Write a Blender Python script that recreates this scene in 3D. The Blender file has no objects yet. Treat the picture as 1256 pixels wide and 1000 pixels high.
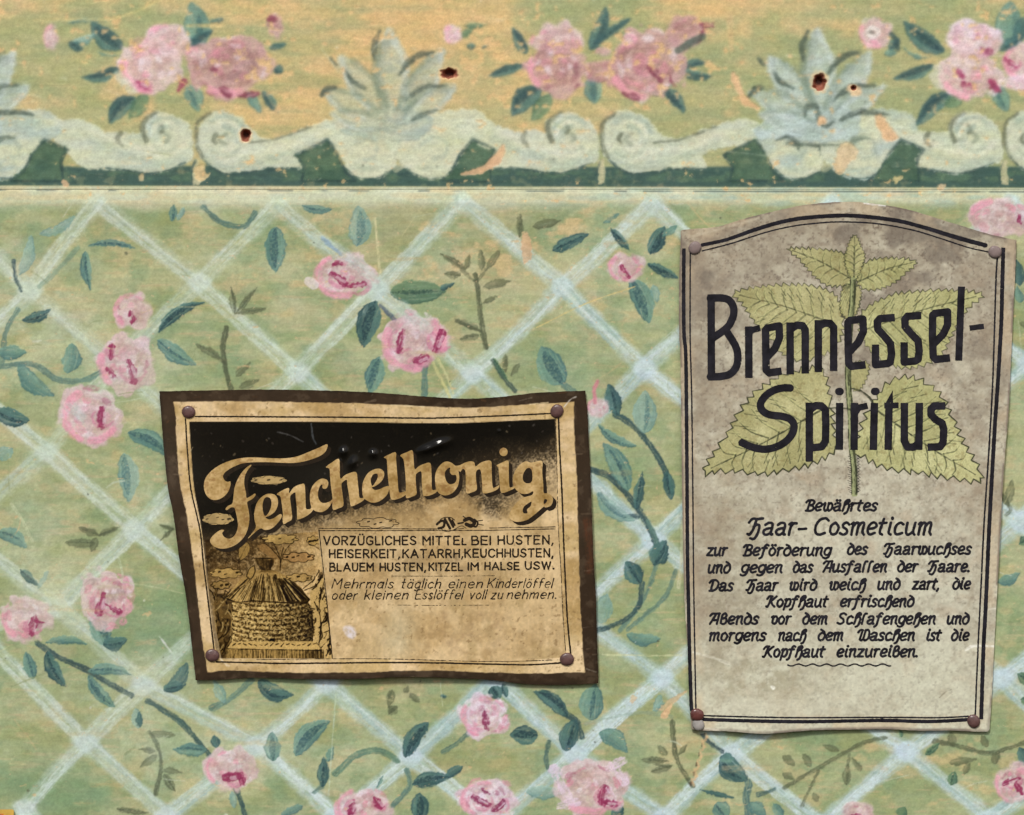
import bpy, math, random
import numpy as np

# ------------------------------------------------------------------ camera, sky, sun, exposure
S = 0.00025                 # one drawing unit on the wall = 0.25 mm
CX, CY, CZ = 628.0, 500.0, 1.30
DIST = 0.95
sc = bpy.context.scene
COL = sc.collection

def P3(x, y, h=0.0):
    """wall coordinates (right, down, out of the wall) -> metres"""
    return ((x - CX) * S, -h * S, CZ + (CY - y) * S)

cam_d = bpy.data.cameras.new("camera")
cam = bpy.data.objects.new("camera", cam_d)
COL.objects.link(cam)
cam.location = (0, -DIST, CZ)
cam.rotation_euler = (math.radians(90), 0, 0)
cam_d.sensor_width = 36.0
cam_d.lens = 36.0 * DIST / (1256 * S)
cam_d.clip_start = 0.01
cam_d.clip_end = 100.0
sc.camera = cam

SUN_EL, SUN_AZ = math.radians(44), math.radians(-20)   # above, in front of the wall, a little from the left
world = bpy.data.worlds.new("World")
sc.world = world
world.use_nodes = True
wn = world.node_tree.nodes
wn.clear()
sky = wn.new("ShaderNodeTexSky")
sky.sky_type = 'NISHITA'
sky.sun_disc = False
sky.sun_elevation = SUN_EL
sky.sun_rotation = math.pi + SUN_AZ
sky.air_density = 1.0
sky.dust_density = 3.0
bg = wn.new("ShaderNodeBackground")
bg.inputs[1].default_value = 0.06
wo = wn.new("ShaderNodeOutputWorld")
world.node_tree.links.new(sky.outputs[0], bg.inputs[0])
world.node_tree.links.new(bg.outputs[0], wo.inputs[0])

sun_d = bpy.data.lights.new("sun", 'SUN')
sun = bpy.data.objects.new("sun", sun_d)
COL.objects.link(sun)
sun_d.energy = 1.5
sun_d.angle = math.radians(11)
sun_d.color = (1.0, 0.965, 0.90)
sun.rotation_euler = (math.radians(90) - SUN_EL, 0, SUN_AZ)
sun.location = (-0.3, -0.6, 2.2)

sc.view_settings.view_transform = 'Standard'
sc.view_settings.look = 'None'
sc.view_settings.gamma = 1.0
sc.view_settings.use_curve_mapping = False
sc.view_settings.exposure = 0.84

# ------------------------------------------------------------------ noise
def _hash(ix, iy, seed):
    h = (ix.astype(np.uint32) * np.uint32(374761393) + iy.astype(np.uint32) * np.uint32(668265263)
         + np.uint32((seed * 2246822519 + 97) & 0xFFFFFFFF))
    h = (h ^ (h >> np.uint32(13))) * np.uint32(1274126177)
    h = h ^ (h >> np.uint32(16))
    return (h & np.uint32(0xFFFF)).astype(np.float32) / np.float32(65535)

def vn(x, y, seed=0):
    x, y = np.broadcast_arrays(np.asarray(x, np.float32), np.asarray(y, np.float32))
    fx = np.floor(x); fy = np.floor(y)
    ix = fx.astype(np.int64); iy = fy.astype(np.int64)
    tx = x - fx; ty = y - fy
    tx = tx * tx * (3 - 2 * tx); ty = ty * ty * (3 - 2 * ty)
    a = _hash(ix, iy, seed); b = _hash(ix + 1, iy, seed)
    c = _hash(ix, iy + 1, seed); d = _hash(ix + 1, iy + 1, seed)
    return (a + (b - a) * tx) * (1 - ty) + (c + (d - c) * tx) * ty

def fbm(x, y, seed=0, octv=4):
    s = 0.0; a = 0.5; t = 0.0
    for o in range(octv):
        s = s + a * vn(x, y, seed + 17 * o); t += a
        x = x * 2.03 + 11.3; y = y * 2.03 + 5.7; a *= 0.55
    return s / t

def sstep(a, b, x):
    t = np.clip((x - a) / (b - a), 0, 1)
    return t * t * (3 - 2 * t)

def C(*c):
    return np.array(c, np.float32) / 255.0

def lin(c):
    c = np.clip(c, 0, 1)
    return np.where(c <= 0.04045, c / 12.92, ((c + 0.055) / 1.055) ** 2.4)

# ------------------------------------------------------------------ curves
def catmull(pts, n=6, closed=False):
    p = np.asarray(pts, np.float64)
    if len(p) < 3 and not closed:
        return p
    k = len(p)
    out = []
    rng = range(k) if closed else range(k - 1)
    for i in rng:
        p1 = p[i]; p2 = p[(i + 1) % k]
        p0 = p[(i - 1) % k] if (closed or i > 0) else 2 * p1 - p2
        p3 = p[(i + 2) % k] if (closed or i + 2 < k) else 2 * p2 - p1
        for j in range(n):
            t = j / n
            out.append(0.5 * ((2 * p1) + (p2 - p0) * t + (2 * p0 - 5 * p1 + 4 * p2 - p3) * t * t
                              + (3 * p1 - p0 - 3 * p2 + p3) * t ** 3))
    if not closed:
        out.append(p[-1])
    return np.array(out)

def segs(X, Y, pts, rad):
    """field of a stroke: value (>0 inside), length along it, signed distance across"""
    pts = np.asarray(pts, np.float32)
    rad = np.broadcast_to(np.asarray(rad, np.float32), (len(pts),)) if np.ndim(rad) == 0 or len(rad) != len(pts) else np.asarray(rad, np.float32)
    best = np.full(X.shape, -1e4, np.float32); U = np.zeros_like(best); V = np.zeros_like(best)
    acc = 0.0
    for i in range(len(pts) - 1):
        ax, ay = pts[i]; bx, by = pts[i + 1]
        dx, dy = bx - ax, by - ay
        L = math.hypot(dx, dy)
        if L < 1e-6:
            L = 1e-6
        t = np.clip(((X - ax) * dx + (Y - ay) * dy) / (L * L), 0, 1)
        d = np.hypot(X - ax - t * dx, Y - ay - t * dy)
        val = rad[i] + (rad[i + 1] - rad[i]) * t - d
        m = val > best
        best = np.where(m, val, best)
        U = np.where(m, acc + t * L, U)
        V = np.where(m, ((X - ax) * dy - (Y - ay) * dx) / L, V)
        acc += L
    return best, U, V

def polyfield(X, Y, pts):
    pts = np.asarray(pts, np.float32)
    n = len(pts)
    d = np.full(X.shape, 1e9, np.float32)
    ins = np.zeros(X.shape, bool)
    for i in range(n):
        ax, ay = pts[i]; bx, by = pts[(i + 1) % n]
        dx, dy = bx - ax, by - ay
        L2 = dx * dx + dy * dy
        if L2 < 1e-9:
            continue
        t = np.clip(((X - ax) * dx + (Y - ay) * dy) / L2, 0, 1)
        d = np.minimum(d, (X - ax - t * dx) ** 2 + (Y - ay - t * dy) ** 2)
        if dy != 0:
            c = ((ay > Y) != (by > Y)) & (X < dx * (Y - ay) / dy + ax)
            ins ^= c
    d = np.sqrt(d)
    return np.where(ins, d, -d)

# ------------------------------------------------------------------ paint layer: colours and thickness on a grid
class Paint:
    def __init__(self, xs, ys):
        self.xs = np.asarray(xs, np.float32); self.ys = np.asarray(ys, np.float32)
        self.X, self.Y = np.meshgrid(self.xs, self.ys)
        self.rgb = np.zeros(self.X.shape + (3,), np.float32)
        self.h = np.zeros(self.X.shape, np.float32)

    def win(self, x0, y0, x1, y1):
        i0, i1 = np.searchsorted(self.xs, (x0, x1)); j0, j1 = np.searchsorted(self.ys, (y0, y1))
        if i1 - i0 < 1 or j1 - j0 < 1:
            return None
        return (slice(j0, j1), slice(i0, i1))

    def put(self, sl, a, col, h=0.0):
        col = np.asarray(col, np.float32)
        self.rgb[sl] = self.rgb[sl] * (1 - a[..., None]) + col * a[..., None]
        if h:
            self.h[sl] += a * h * 0.4

    def all(self, a, col, h=0.0):
        self.put((slice(None), slice(None)), np.broadcast_to(a, self.X.shape), col, h)

    def stroke(self, pts, w, col, alpha=0.9, soft=1.0, dry=0.35, seed=0, smooth=True, h=0.25, rough=0.8, col2=None):
        pts = np.asarray(pts, np.float32)
        w = np.broadcast_to(np.asarray(w, np.float32), (len(pts),)) if np.ndim(w) == 0 else np.asarray(w, np.float32)
        if smooth and len(pts) > 2:
            q = catmull(np.column_stack([pts, w]), 6)
            pts, w = q[:, :2], np.maximum(q[:, 2], 0.3)
        r = w / 2
        m = float(r.max()) + soft + 3
        sl = self.win(pts[:, 0].min() - m, pts[:, 1].min() - m, pts[:, 0].max() + m, pts[:, 1].max() + m)
        if sl is None:
            return
        X, Y = self.X[sl], self.Y[sl]
        f, U, V = segs(X, Y, pts, r)
        f = f + rough * 0.7 * (vn(X * 0.36, Y * 0.36, seed + 3) - 0.5) * 2 * (1.0 if soft < 2 else 0.35) + rough * 0.8 * (vn(X * 0.09, Y * 0.09, seed + 4) - 0.5) * 2
        a = sstep(-soft, soft, f)
        st = vn(U * 0.09, V * 0.9 + 40, seed + 5) * 0.6 + vn(X * 0.5, Y * 0.5, seed + 6) * 0.4
        a = a * alpha * np.clip(1 - dry * 2.2 * np.clip(st - 0.42, 0, 1), 0, 1)
        c = np.asarray(col, np.float32)
        if col2 is not None:
            k = vn(U * 0.06, V * 0.5 + 9, seed + 8)[..., None]
            c = c * (1 - k) + np.asarray(col2, np.float32) * k
        self.put(sl, a, c, h)

    def poly(self, pts, col, alpha=1.0, soft=1.0, rough=1.0, seed=0, smooth=True, h=0.3, col2=None, sx=0.02, sy=0.12, dry=0.15):
        pts = catmull(pts, 5, True) if smooth else np.asarray(pts, np.float32)
        m = soft + 3 + rough
        sl = self.win(pts[:, 0].min() - m, pts[:, 1].min() - m, pts[:, 0].max() + m, pts[:, 1].max() + m)
        if sl is None:
            return
        X, Y = self.X[sl], self.Y[sl]
        f = polyfield(X, Y, pts)
        f = f + rough * (vn(X * 0.35, Y * 0.35, seed + 3) - 0.5) * 2 + rough * (vn(X * 0.1, Y * 0.1, seed + 4) - 0.5) * 2
        n = fbm(X * 0.06, Y * 0.25, seed + 5, 3)
        a = sstep(-soft, soft, f) * alpha * np.clip(1 - dry * 3 * np.clip(n - 0.5, 0, 1), 0, 1)
        c = np.asarray(col, np.float32)
        if col2 is not None:
            k = sstep(0.3, 0.7, fbm(X * sx, Y * sy, seed + 8, 3))[..., None]
            c = c * (1 - k) + np.asarray(col2, np.float32) * k
        self.put(sl, a, c, h)

    def leaf(self, x0, y0, x1, y1, w, tone='t', rib=1, bend=0.0, seed=0, alpha=0.85):
        """a brushed leaf from its base to its tip"""
        rs = random.Random(seed * 7 + 1)
        T = {'t': (C(120, 158, 138), C(92, 132, 122), C(52, 84, 88)), 'd': (C(82, 120, 112), C(56, 90, 90), C(34, 58, 64)),
             'p': (C(150, 184, 168), C(120, 162, 152), C(70, 108, 108)), 'g': (C(112, 142, 104), C(84, 118, 92), C(48, 76, 64)),
             'o': (C(102, 108, 76), C(90, 97, 70), C(70, 78, 58))}[tone]
        L = math.hypot(x1 - x0, y1 - y0)
        m = w + 6 + abs(bend) * L
        sl = self.win(min(x0, x1) - m, min(y0, y1) - m, max(x0, x1) + m, max(y0, y1) + m)
        if sl is None:
            return
        X, Y = self.X[sl], self.Y[sl]
        ux, uy = (x1 - x0) / L, (y1 - y0) / L
        u = ((X - x0) * ux + (Y - y0) * uy) / L
        v = -(X - x0) * uy + (Y - y0) * ux
        v = v - bend * L * 4 * u * (1 - u) * ((u > 0) & (u < 1))
        uc = np.clip(u, 0, 1)
        W = w / 2 * np.maximum(np.sin(math.pi * uc ** 0.85), 0) ** 0.75
        f = W - np.abs(v) - np.clip(-u, 0, 1) * L - np.clip(u - 1, 0, 1) * L
        f = f + (vn(X * 0.4, Y * 0.4, seed + 2) - 0.5) * 2.0 + (vn(X * 0.12, Y * 0.12, seed + 12) - 0.5) * 2.4
        st = vn(u * L * 0.07, v * 0.55 + 30, seed + 3)
        gr = vn(X * 0.55, Y * 0.55, seed + 9)
        a = sstep(-0.6, 1.6, f) * alpha * np.clip(1.05 - 0.8 * np.clip(st - 0.5, 0, 1) - 0.5 * np.clip(gr - 0.6, 0, 1), 0, 1)
        side = sstep(-0.5, 0.5, v / (w / 2) + (st - 0.5) * 1.2)[..., None]
        c = T[0] * (1 - side) + T[1] * side
        c = c + (st[..., None] - 0.5) * 0.09
        self.put(sl, a, c, 0.35)
        # rim strokes and rib
        e = np.exp(-((f - 1.2) / 1.3) ** 2) * (np.sign(v) == (1 if rs.random() > .4 else -1)) * (0.55 + 0.4 * (gr - .5))
        self.put(sl, np.clip(e, 0, 1) * 0.55 * alpha, T[2], 0.15)
        if rib:
            off = rs.uniform(-0.1, 0.25) * w / 2
            rw = max(1.5, w * (0.09 if rib == 1 else 0.2))
            g = rw * np.maximum(np.sin(math.pi * np.clip((u - 0.02) / 0.86, 0, 1)), 0) ** 0.7 - np.abs(v - off * np.sin(math.pi * uc))
            g = g + (vn(X * 0.5, Y * 0.5, seed + 31) - 0.5) * 1.8
            b = sstep(-0.8, 0.9, g) * (u > 0.02) * (u < 0.9) * np.clip(1.1 - 0.9 * gr, 0.2, 1)
            self.put(sl, b * 0.85 * alpha, T[2], 0.25)

    def rose(self, cx, cy, rx, ry, seed=0, tone='p', darks=(), hot=(), alpha=0.92, white=0.5, n=26):
        rs = random.Random(seed)
        T = {'p': (C(208, 172, 166), C(234, 212, 208), C(232, 148, 164), C(148, 48, 84)),
             'w': (C(220, 178, 184), C(240, 226, 230), C(226, 150, 168), C(140, 54, 88)),
             'b': (C(176, 132, 126), C(206, 166, 160), C(214, 140, 150), C(124, 58, 74))}[tone]
        m = max(rx, ry) + 10
        sl = self.win(cx - m, cy - m, cx + m, cy + m)
        if sl is None:
            return
        X, Y = self.X[sl], self.Y[sl]
        th = np.arctan2((Y - cy) / ry, (X - cx) / rx)
        r = np.hypot((X - cx) / rx, (Y - cy) / ry)
        lobes = rs.choice((4, 5, 6)); ph = rs.uniform(0, 6.28)
        R = 0.90 + 0.13 * np.abs(np.sin(lobes * th / 2 + ph)) ** 0.7 + 0.46 * (vn(X * 0.075, Y * 0.075, seed + 1) - 0.5) + 0.12 * (vn(X * 0.22, Y * 0.22, seed + 2) - 0.5)
        f = (R - r) * min(rx, ry)
        gr = fbm(X * 0.3, Y * 0.3, seed + 5, 2)
        a = sstep(-1.5, 3.5, f) * alpha * np.clip(1.2 - 0.55 * gr, 0, 1)
        k = sstep(0.35, 0.68, fbm(X * 0.07, Y * 0.09, seed + 6, 3))[..., None]
        body = T[0] * (1 - k) + (T[0] * 0.35 + T[1] * 0.65) * k
        body = body + (gr[..., None] - 0.5) * 0.16
        rim = sstep(0.5, 0.9, r / R + 0.35 * (vn(X * 0.16, Y * 0.16, seed + 7) - 0.5))[..., None]
        body = body * (1 - 0.55 * rim) + T[1] * 0.55 * rim
        shade = sstep(0.15, 0.75, (X - cx) / rx * 0.45 + (Y - cy) / ry * 0.5 + 0.7 * (vn(X * 0.1, Y * 0.1, seed + 8) - 0.4))[..., None]
        body = body * (1 - 0.45 * shade) + C(196, 168, 152) * 0.45 * shade
        self.put(sl, a, body, 0.35)
        for i in range(int(n * 0.8)):            # petals: curved dabs round the heart
            rr = rs.uniform(0.12, 0.86); t0 = rs.uniform(0, 6.28); dt = rs.uniform(0.25, 0.8)
            pts = [(cx + rx * rr * math.cos(t0 + dt * q), cy + ry * rr * math.sin(t0 + dt * q)) for q in (0, .33, .66, 1)]
            up = math.sin(t0 + dt / 2)
            p = rs.random()
            col = T[1] if p < white else (T[2] if p < white + 0.16 else T[0] * rs.uniform(0.82, 1.0))
            ww = rs.uniform(0.1, 0.38) * min(rx, ry)
            self.stroke(pts, [ww * .5, ww, ww, ww * .4], col, alpha=rs.uniform(0.2, 0.7), soft=1.6, dry=0.8, seed=seed * 31 + i, rough=1.6, h=0.5)
        q = min(rx, ry) / 30.0                    # loose loaded-brush touches on top: white, pink, a few crimson flecks
        for i in range(int(n * (0.3 if tone == 'p' else 0.6))):
            t0 = rs.uniform(0, 6.28); rr = rs.choice((rs.uniform(.62, 1.0), rs.uniform(.2, .8))); dt = rs.uniform(.18, .5)
            pts = [(cx + rx * (rr + rs.uniform(-.06, .06)) * math.cos(t0 + dt * v), cy + ry * (rr + rs.uniform(-.06, .06)) * math.sin(t0 + dt * v)) for v in (0, .5, 1)]
            pr = rs.random()
            col, al = (C(240, 228, 226), .75) if pr < .30 + .25 * white else ((T[2], .7) if pr < .8 else ((T[3] * .6 + T[0] * .4), .6))
            ww = rs.uniform(3.5, 8.0) * q
            self.stroke(pts, [ww * .6, ww, ww * .5], col, alpha=al * (.7 if tone == 'b' else .85), soft=1.3, dry=.8, seed=seed * 57 + i, rough=1.0, h=.5)
        for (t0, t1) in hot:                     # strong pink rim
            pts = [(cx + rx * 0.86 * math.cos(t0 + (t1 - t0) * q / 5), cy + ry * 0.86 * math.sin(t0 + (t1 - t0) * q / 5)) for q in range(6)]
            self.stroke(pts, min(rx, ry) * 0.24, C(238, 162, 176), alpha=0.78, soft=2.2, dry=0.5, seed=seed + 91, rough=2.2, h=0.3)
        for i, d in enumerate(darks):
            x, y, L, ang, ww = d
            if L > 12 and tone != 'b':          # the curled heart: a rose-red crescent round the dark fold
                a0 = math.radians(ang) + rs.uniform(-.4, .4)
                self.stroke([(x + L * .62 * math.cos(a0 + t) + 2, y + L * .5 * math.sin(a0 + t)) for t in (-.9, 0, .9, 1.8, 2.5)], [ww * .3, ww * .7, ww * .8, ww * .6, ww * .2], C(206, 124, 146), alpha=.6, soft=1.4, dry=.5, seed=seed * 3 + i, rough=1.2, h=.3)
            dx, dy = math.cos(math.radians(ang)) * L / 2, math.sin(math.radians(ang)) * L / 2
            self.stroke([(x - dx, y - dy), (x + rs.uniform(-1, 1), y + rs.uniform(-1, 1)), (x + dx, y + dy)], [ww * .8, ww * 1.15, ww * .9], T[3], alpha=0.9, soft=1.1,
                        dry=0.7, seed=seed * 13 + i, rough=2.4, h=0.3)
            if L > 12:
                self.stroke([(x - dx * .5 + 3, y - dy * .5 + 1), (x + dx * .6 + 3, y + dy * .6)], ww * .45, T[1], alpha=0.6, soft=0.9, seed=seed * 13 + i + 50, h=0.4)

# ------------------------------------------------------------------ meshes
def make_mesh(name, co, faces_by_n, col=None, smooth=True):
    """co (n,3) metres; faces_by_n list of (m,k) index arrays"""
    me = bpy.data.meshes.new(name)
    me.vertices.add(len(co))
    me.vertices.foreach_set("co", np.ascontiguousarray(co, np.float32).ravel())
    loops = np.concatenate([f.ravel() for f in faces_by_n if len(f)]).astype(np.int32)
    sizes = np.concatenate([np.full(len(f), f.shape[1], np.int32) for f in faces_by_n if len(f)])
    starts = np.concatenate([[0], np.cumsum(sizes)[:-1]]).astype(np.int32)
    me.loops.add(len(loops))
    me.loops.foreach_set("vertex_index", loops)
    me.polygons.add(len(sizes))
    me.polygons.foreach_set("loop_start", starts)
    me.polygons.foreach_set("use_smooth", np.full(len(sizes), smooth, bool))
    me.update(calc_edges=True)
    if col is not None:
        at = me.attributes.new("paint", 'FLOAT_COLOR', 'POINT')
        c4 = np.ones((len(co), 4), np.float32); c4[:, :3] = lin(col)
        at.data.foreach_set("color", c4.ravel())
    return me

def to_world(x, y, h):
    return np.column_stack([(x - CX) * S, -h * S, CZ + (CY - y) * S])

def link(name, me, mat, parent=None):
    o = bpy.data.objects.new(name, me)
    COL.objects.link(o)
    if mat is not None:
        me.materials.append(mat)
    if parent is not None:
        o.parent = parent
    return o

def empty(name, loc, label, cat, group=None):
    o = bpy.data.objects.new(name, None)
    COL.objects.link(o)
    o.empty_display_size = 0.02
    o.location = loc
    o["label"] = label; o["category"] = cat
    if group:
        o["group"] = group
    return o

def local(co, parent):
    return co - np.array(parent.location, np.float64)

def iso(F, xs, ys):
    """outline of F > 0 on a grid -> vertices (x, y) and faces, wound to face the viewer"""
    H, W = F.shape
    ins = F > 0
    nid = np.full((H, W), -1, np.int64)
    n0 = int(ins.sum()); nid[ins] = np.arange(n0)
    X, Y = np.meshgrid(xs, ys)
    vx = [X[ins]]; vy = [Y[ins]]
    hc = ins[:, :-1] != ins[:, 1:]
    hid = np.full(hc.shape, -1, np.int64); nh = int(hc.sum()); hid[hc] = n0 + np.arange(nh)
    a, b = F[:, :-1][hc], F[:, 1:][hc]; t = np.clip(a / (a - b), 0.02, 0.98)
    vx.append(X[:, :-1][hc] + t * (X[:, 1:] - X[:, :-1])[hc]); vy.append(Y[:, :-1][hc])
    vc = ins[:-1] != ins[1:]
    vid = np.full(vc.shape, -1, np.int64); vid[vc] = n0 + nh + np.arange(int(vc.sum()))
    a, b = F[:-1][vc], F[1:][vc]; t = np.clip(a / (a - b), 0.02, 0.98)
    vx.append(X[:-1][vc]); vy.append(Y[:-1][vc] + t * (Y[1:] - Y[:-1])[vc])
    slots = np.stack([nid[:-1, :-1], hid[:-1], nid[:-1, 1:], vid[:, 1:], nid[1:, 1:], hid[1:], nid[1:, :-1], vid[:, :-1]], -1).reshape(-1, 8)
    code = ((slots[:, 0] >= 0) * 1 + (slots[:, 2] >= 0) * 2 + (slots[:, 4] >= 0) * 4 + (slots[:, 6] >= 0) * 8)
    faces = {}
    for cse in range(1, 16):
        sel = slots[code == cse]
        if not len(sel):
            continue
        inn = [bool(cse & 1), bool(cse & 2), bool(cse & 4), bool(cse & 8)]
        order = []
        for k in range(4):
            if inn[k]:
                order.append(2 * k)
            if inn[k] != inn[(k + 1) % 4]:
                order.append(2 * k + 1)
        f = sel[:, order[::-1]]
        faces.setdefault(f.shape[1], []).append(f)
    return np.concatenate(vx), np.concatenate(vy), [np.concatenate(v) for v in faces.values()]

def boundary(faces):
    e = []
    for f in faces:
        k = f.shape[1]
        for i in range(k):
            e.append(np.column_stack([f[:, i], f[:, (i + 1) % k]]))
    e = np.concatenate(e)
    key = np.minimum(e[:, 0], e[:, 1]) * 10_000_000 + np.maximum(e[:, 0], e[:, 1])
    u, idx, cnt = np.unique(key, return_index=True, return_counts=True)
    return e[idx[cnt == 1]]

def bilerp(arr, xs, ys, x, y):
    fx = np.clip((x - xs[0]) / (xs[1] - xs[0]), 0, len(xs) - 1.001); fy = np.clip((y - ys[0]) / (ys[1] - ys[0]), 0, len(ys) - 1.001)
    ix = fx.astype(int); iy = fy.astype(int); tx = fx - ix; ty = fy - iy
    if arr.ndim == 3:
        tx = tx[:, None]; ty = ty[:, None]
    return (arr[iy, ix] * (1 - tx) + arr[iy, ix + 1] * tx) * (1 - ty) + (arr[iy + 1, ix] * (1 - tx) + arr[iy + 1, ix + 1] * tx) * ty

class Field:
    """ink shapes collected on a fine grid, then turned into one mesh that follows its plate"""
    def __init__(self, x0, y0, x1, y1, pitch=0.5):
        self.xs = np.arange(x0, x1 + pitch, pitch, dtype=np.float32); self.ys = np.arange(y0, y1 + pitch, pitch, dtype=np.float32)
        self.F = np.full((len(self.ys), len(self.xs)), -50, np.float32)
    def win(self, x0, y0, x1, y1):
        i0, i1 = np.searchsorted(self.xs, (x0, x1)); j0, j1 = np.searchsorted(self.ys, (y0, y1))
        sl = (slice(j0, j1), slice(i0, i1))
        X, Y = np.meshgrid(self.xs[i0:i1], self.ys[j0:j1])
        return sl, X, Y
    def stroke(self, pts, w, smooth=False, butt=False):
        pts = np.asarray(pts, np.float64)
        w = np.broadcast_to(np.asarray(w, np.float64), (len(pts),)) if np.ndim(w) == 0 else np.asarray(w, np.float64)
        if smooth and len(pts) > 2:
            q = catmull(np.column_stack([pts, w]), 6); pts, w = q[:, :2], q[:, 2]
        m = w.max() / 2 + 2
        sl, X, Y = self.win(pts[:, 0].min() - m, pts[:, 1].min() - m, pts[:, 0].max() + m, pts[:, 1].max() + m)
        out = np.full(X.shape, -50, np.float32)
        n = len(pts) - 1
        for i in range(n):
            f, _, _ = segs(X, Y, pts[i:i + 2], w[i:i + 2] / 2)
            if butt and i == 0:
                d = (pts[1] - pts[0]) / np.linalg.norm(pts[1] - pts[0]); f = np.minimum(f, (X - pts[0][0]) * d[0] + (Y - pts[0][1]) * d[1])
            if butt and i == n - 1:
                d = (pts[-2] - pts[-1]) / np.linalg.norm(pts[-2] - pts[-1]); f = np.minimum(f, (X - pts[-1][0]) * d[0] + (Y - pts[-1][1]) * d[1])
            out = np.maximum(out, f)
        self.F[sl] = np.maximum(self.F[sl], out)
    def poly(self, pts, holes=(), smooth=True, dx=0, dy=0):
        pts = np.asarray(pts, np.float64) + (dx, dy)
        q = catmull(pts, 4, True) if smooth else pts
        sl, X, Y = self.win(q[:, 0].min() - 3, q[:, 1].min() - 3, q[:, 0].max() + 3, q[:, 1].max() + 3)
        f = polyfield(X, Y, q)
        for h in holes:
            f = np.minimum(f, -polyfield(X, Y, catmull(np.asarray(h, np.float64) + (dx, dy), 4, True)))
        self.F[sl] = np.maximum(self.F[sl], f)
    def text(self, s, x0, x1, base, cap, font, w, shear=0.0, slope=0.0, gap=0.17):
        adv = 0.0; strokes = []
        for ch in s:
            small = 1.0
            if ch == 'ʟ':
                ch, small = 'L', 0.72
            if ch == ' ':
                adv += 0.4; continue
            g = font[ch]
            mx = 0
            for st in g.split('|'):
                sm = st[0] == '~'
                p = np.array([[float(v) for v in q.split(',')] for q in st.lstrip('~').split()]) * small
                mx = max(mx, p[:, 0].max())
                p = p.copy(); p[:, 0] += adv
                strokes.append((sm, p))
            adv += mx + gap
        tot = adv - gap
        k = (x1 - x0 - w) / max(tot + 0.0, 1e-3)
        for sm, p in strokes:
            q = np.column_stack([x0 + w / 2 + p[:, 0] * k + shear * p[:, 1] * cap, base + slope * (p[:, 0] * k) - p[:, 1] * cap])
            if len(q) == 2 and np.hypot(*(q[1] - q[0])) < 0.9:     # dots
                self.stroke(q, w * 1.25)
            else:
                self.stroke(q, w, smooth=sm)
    def mesh(self, name, zf, lift, mat, parent, colf=None, wear=0.0, seed=5):
        F = self.F
        if wear:
            X, Y = np.meshgrid(self.xs, self.ys)
            F = F + wear * (vn(X * 0.5, Y * 0.5, seed) - 0.55) * 2
            F = np.where((fbm(X * 0.35, Y * 0.35, seed + 4, 2) > 0.91), -0.3, F)
        x, y, faces = iso(F, self.xs, self.ys)
        co = local(to_world(x, y, zf(x, y) + lift), parent)
        col = colf(x, y) if colf is not None else None
        return link(name, make_mesh(name, co, faces, col), mat, parent)

# ------------------------------------------------------------------ materials
def material(name, rough=0.55, spec=0.3, bump=0.15, bscale=2500.0, attr=True, color=(0.5, 0.5, 0.5), vary=0.07, vscale=900.0, metallic=0.0, coat=0.0, rvar=0.12):
    m = bpy.data.materials.new(name)
    m.use_nodes = True
    N = m.node_tree.nodes; Lk = m.node_tree.links
    b = N["Principled BSDF"]
    tc = N.new("ShaderNodeTexCoord")
    n1 = N.new("ShaderNodeTexNoise"); n1.inputs["Scale"].default_value = vscale; n1.inputs["Detail"].default_value = 5
    Lk.new(tc.outputs["Object"], n1.inputs["Vector"])
    mr = N.new("ShaderNodeMapRange"); mr.inputs[1].default_value = 0.25; mr.inputs[2].default_value = 0.75
    mr.inputs[3].default_value = 1 - vary; mr.inputs[4].default_value = 1 + vary
    Lk.new(n1.outputs["Fac"], mr.inputs[0])
    mx = N.new("ShaderNodeVectorMath"); mx.operation = 'SCALE'
    if attr:
        at = N.new("ShaderNodeAttribute"); at.attribute_name = "paint"
        Lk.new(at.outputs["Color"], mx.inputs[0])
    else:
        mx.inputs[0].default_value = color
    Lk.new(mr.outputs[0], mx.inputs["Scale"])
    Lk.new(mx.outputs[0], b.inputs["Base Color"])
    n2 = N.new("ShaderNodeTexNoise"); n2.inputs["Scale"].default_value = bscale; n2.inputs["Detail"].default_value = 4
    Lk.new(tc.outputs["Object"], n2.inputs["Vector"])
    bp = N.new("ShaderNodeBump"); bp.inputs["Strength"].default_value = bump; bp.inputs["Distance"].default_value = 0.0002
    Lk.new(n2.outputs["Fac"], bp.inputs["Height"])
    Lk.new(bp.outputs[0], b.inputs["Normal"])
    r2 = N.new("ShaderNodeMapRange"); r2.inputs[1].default_value = 0.3; r2.inputs[2].default_value = 0.7
    r2.inputs[3].default_value = max(rough - rvar, 0.05); r2.inputs[4].default_value = min(rough + rvar, 1)
    n3 = N.new("ShaderNodeTexNoise"); n3.inputs["Scale"].default_value = 160; n3.inputs["Detail"].default_value = 5
    Lk.new(tc.outputs["Object"], n3.inputs["Vector"]); Lk.new(n3.outputs["Fac"], r2.inputs[0])
    Lk.new(r2.outputs[0], b.inputs["Roughness"])
    b.inputs["Specular IOR Level"].default_value = spec
    b.inputs["Metallic"].default_value = metallic
    b.inputs["Coat Weight"].default_value = coat
    b.inputs["Coat Roughness"].default_value = 0.1
    return m

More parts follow.
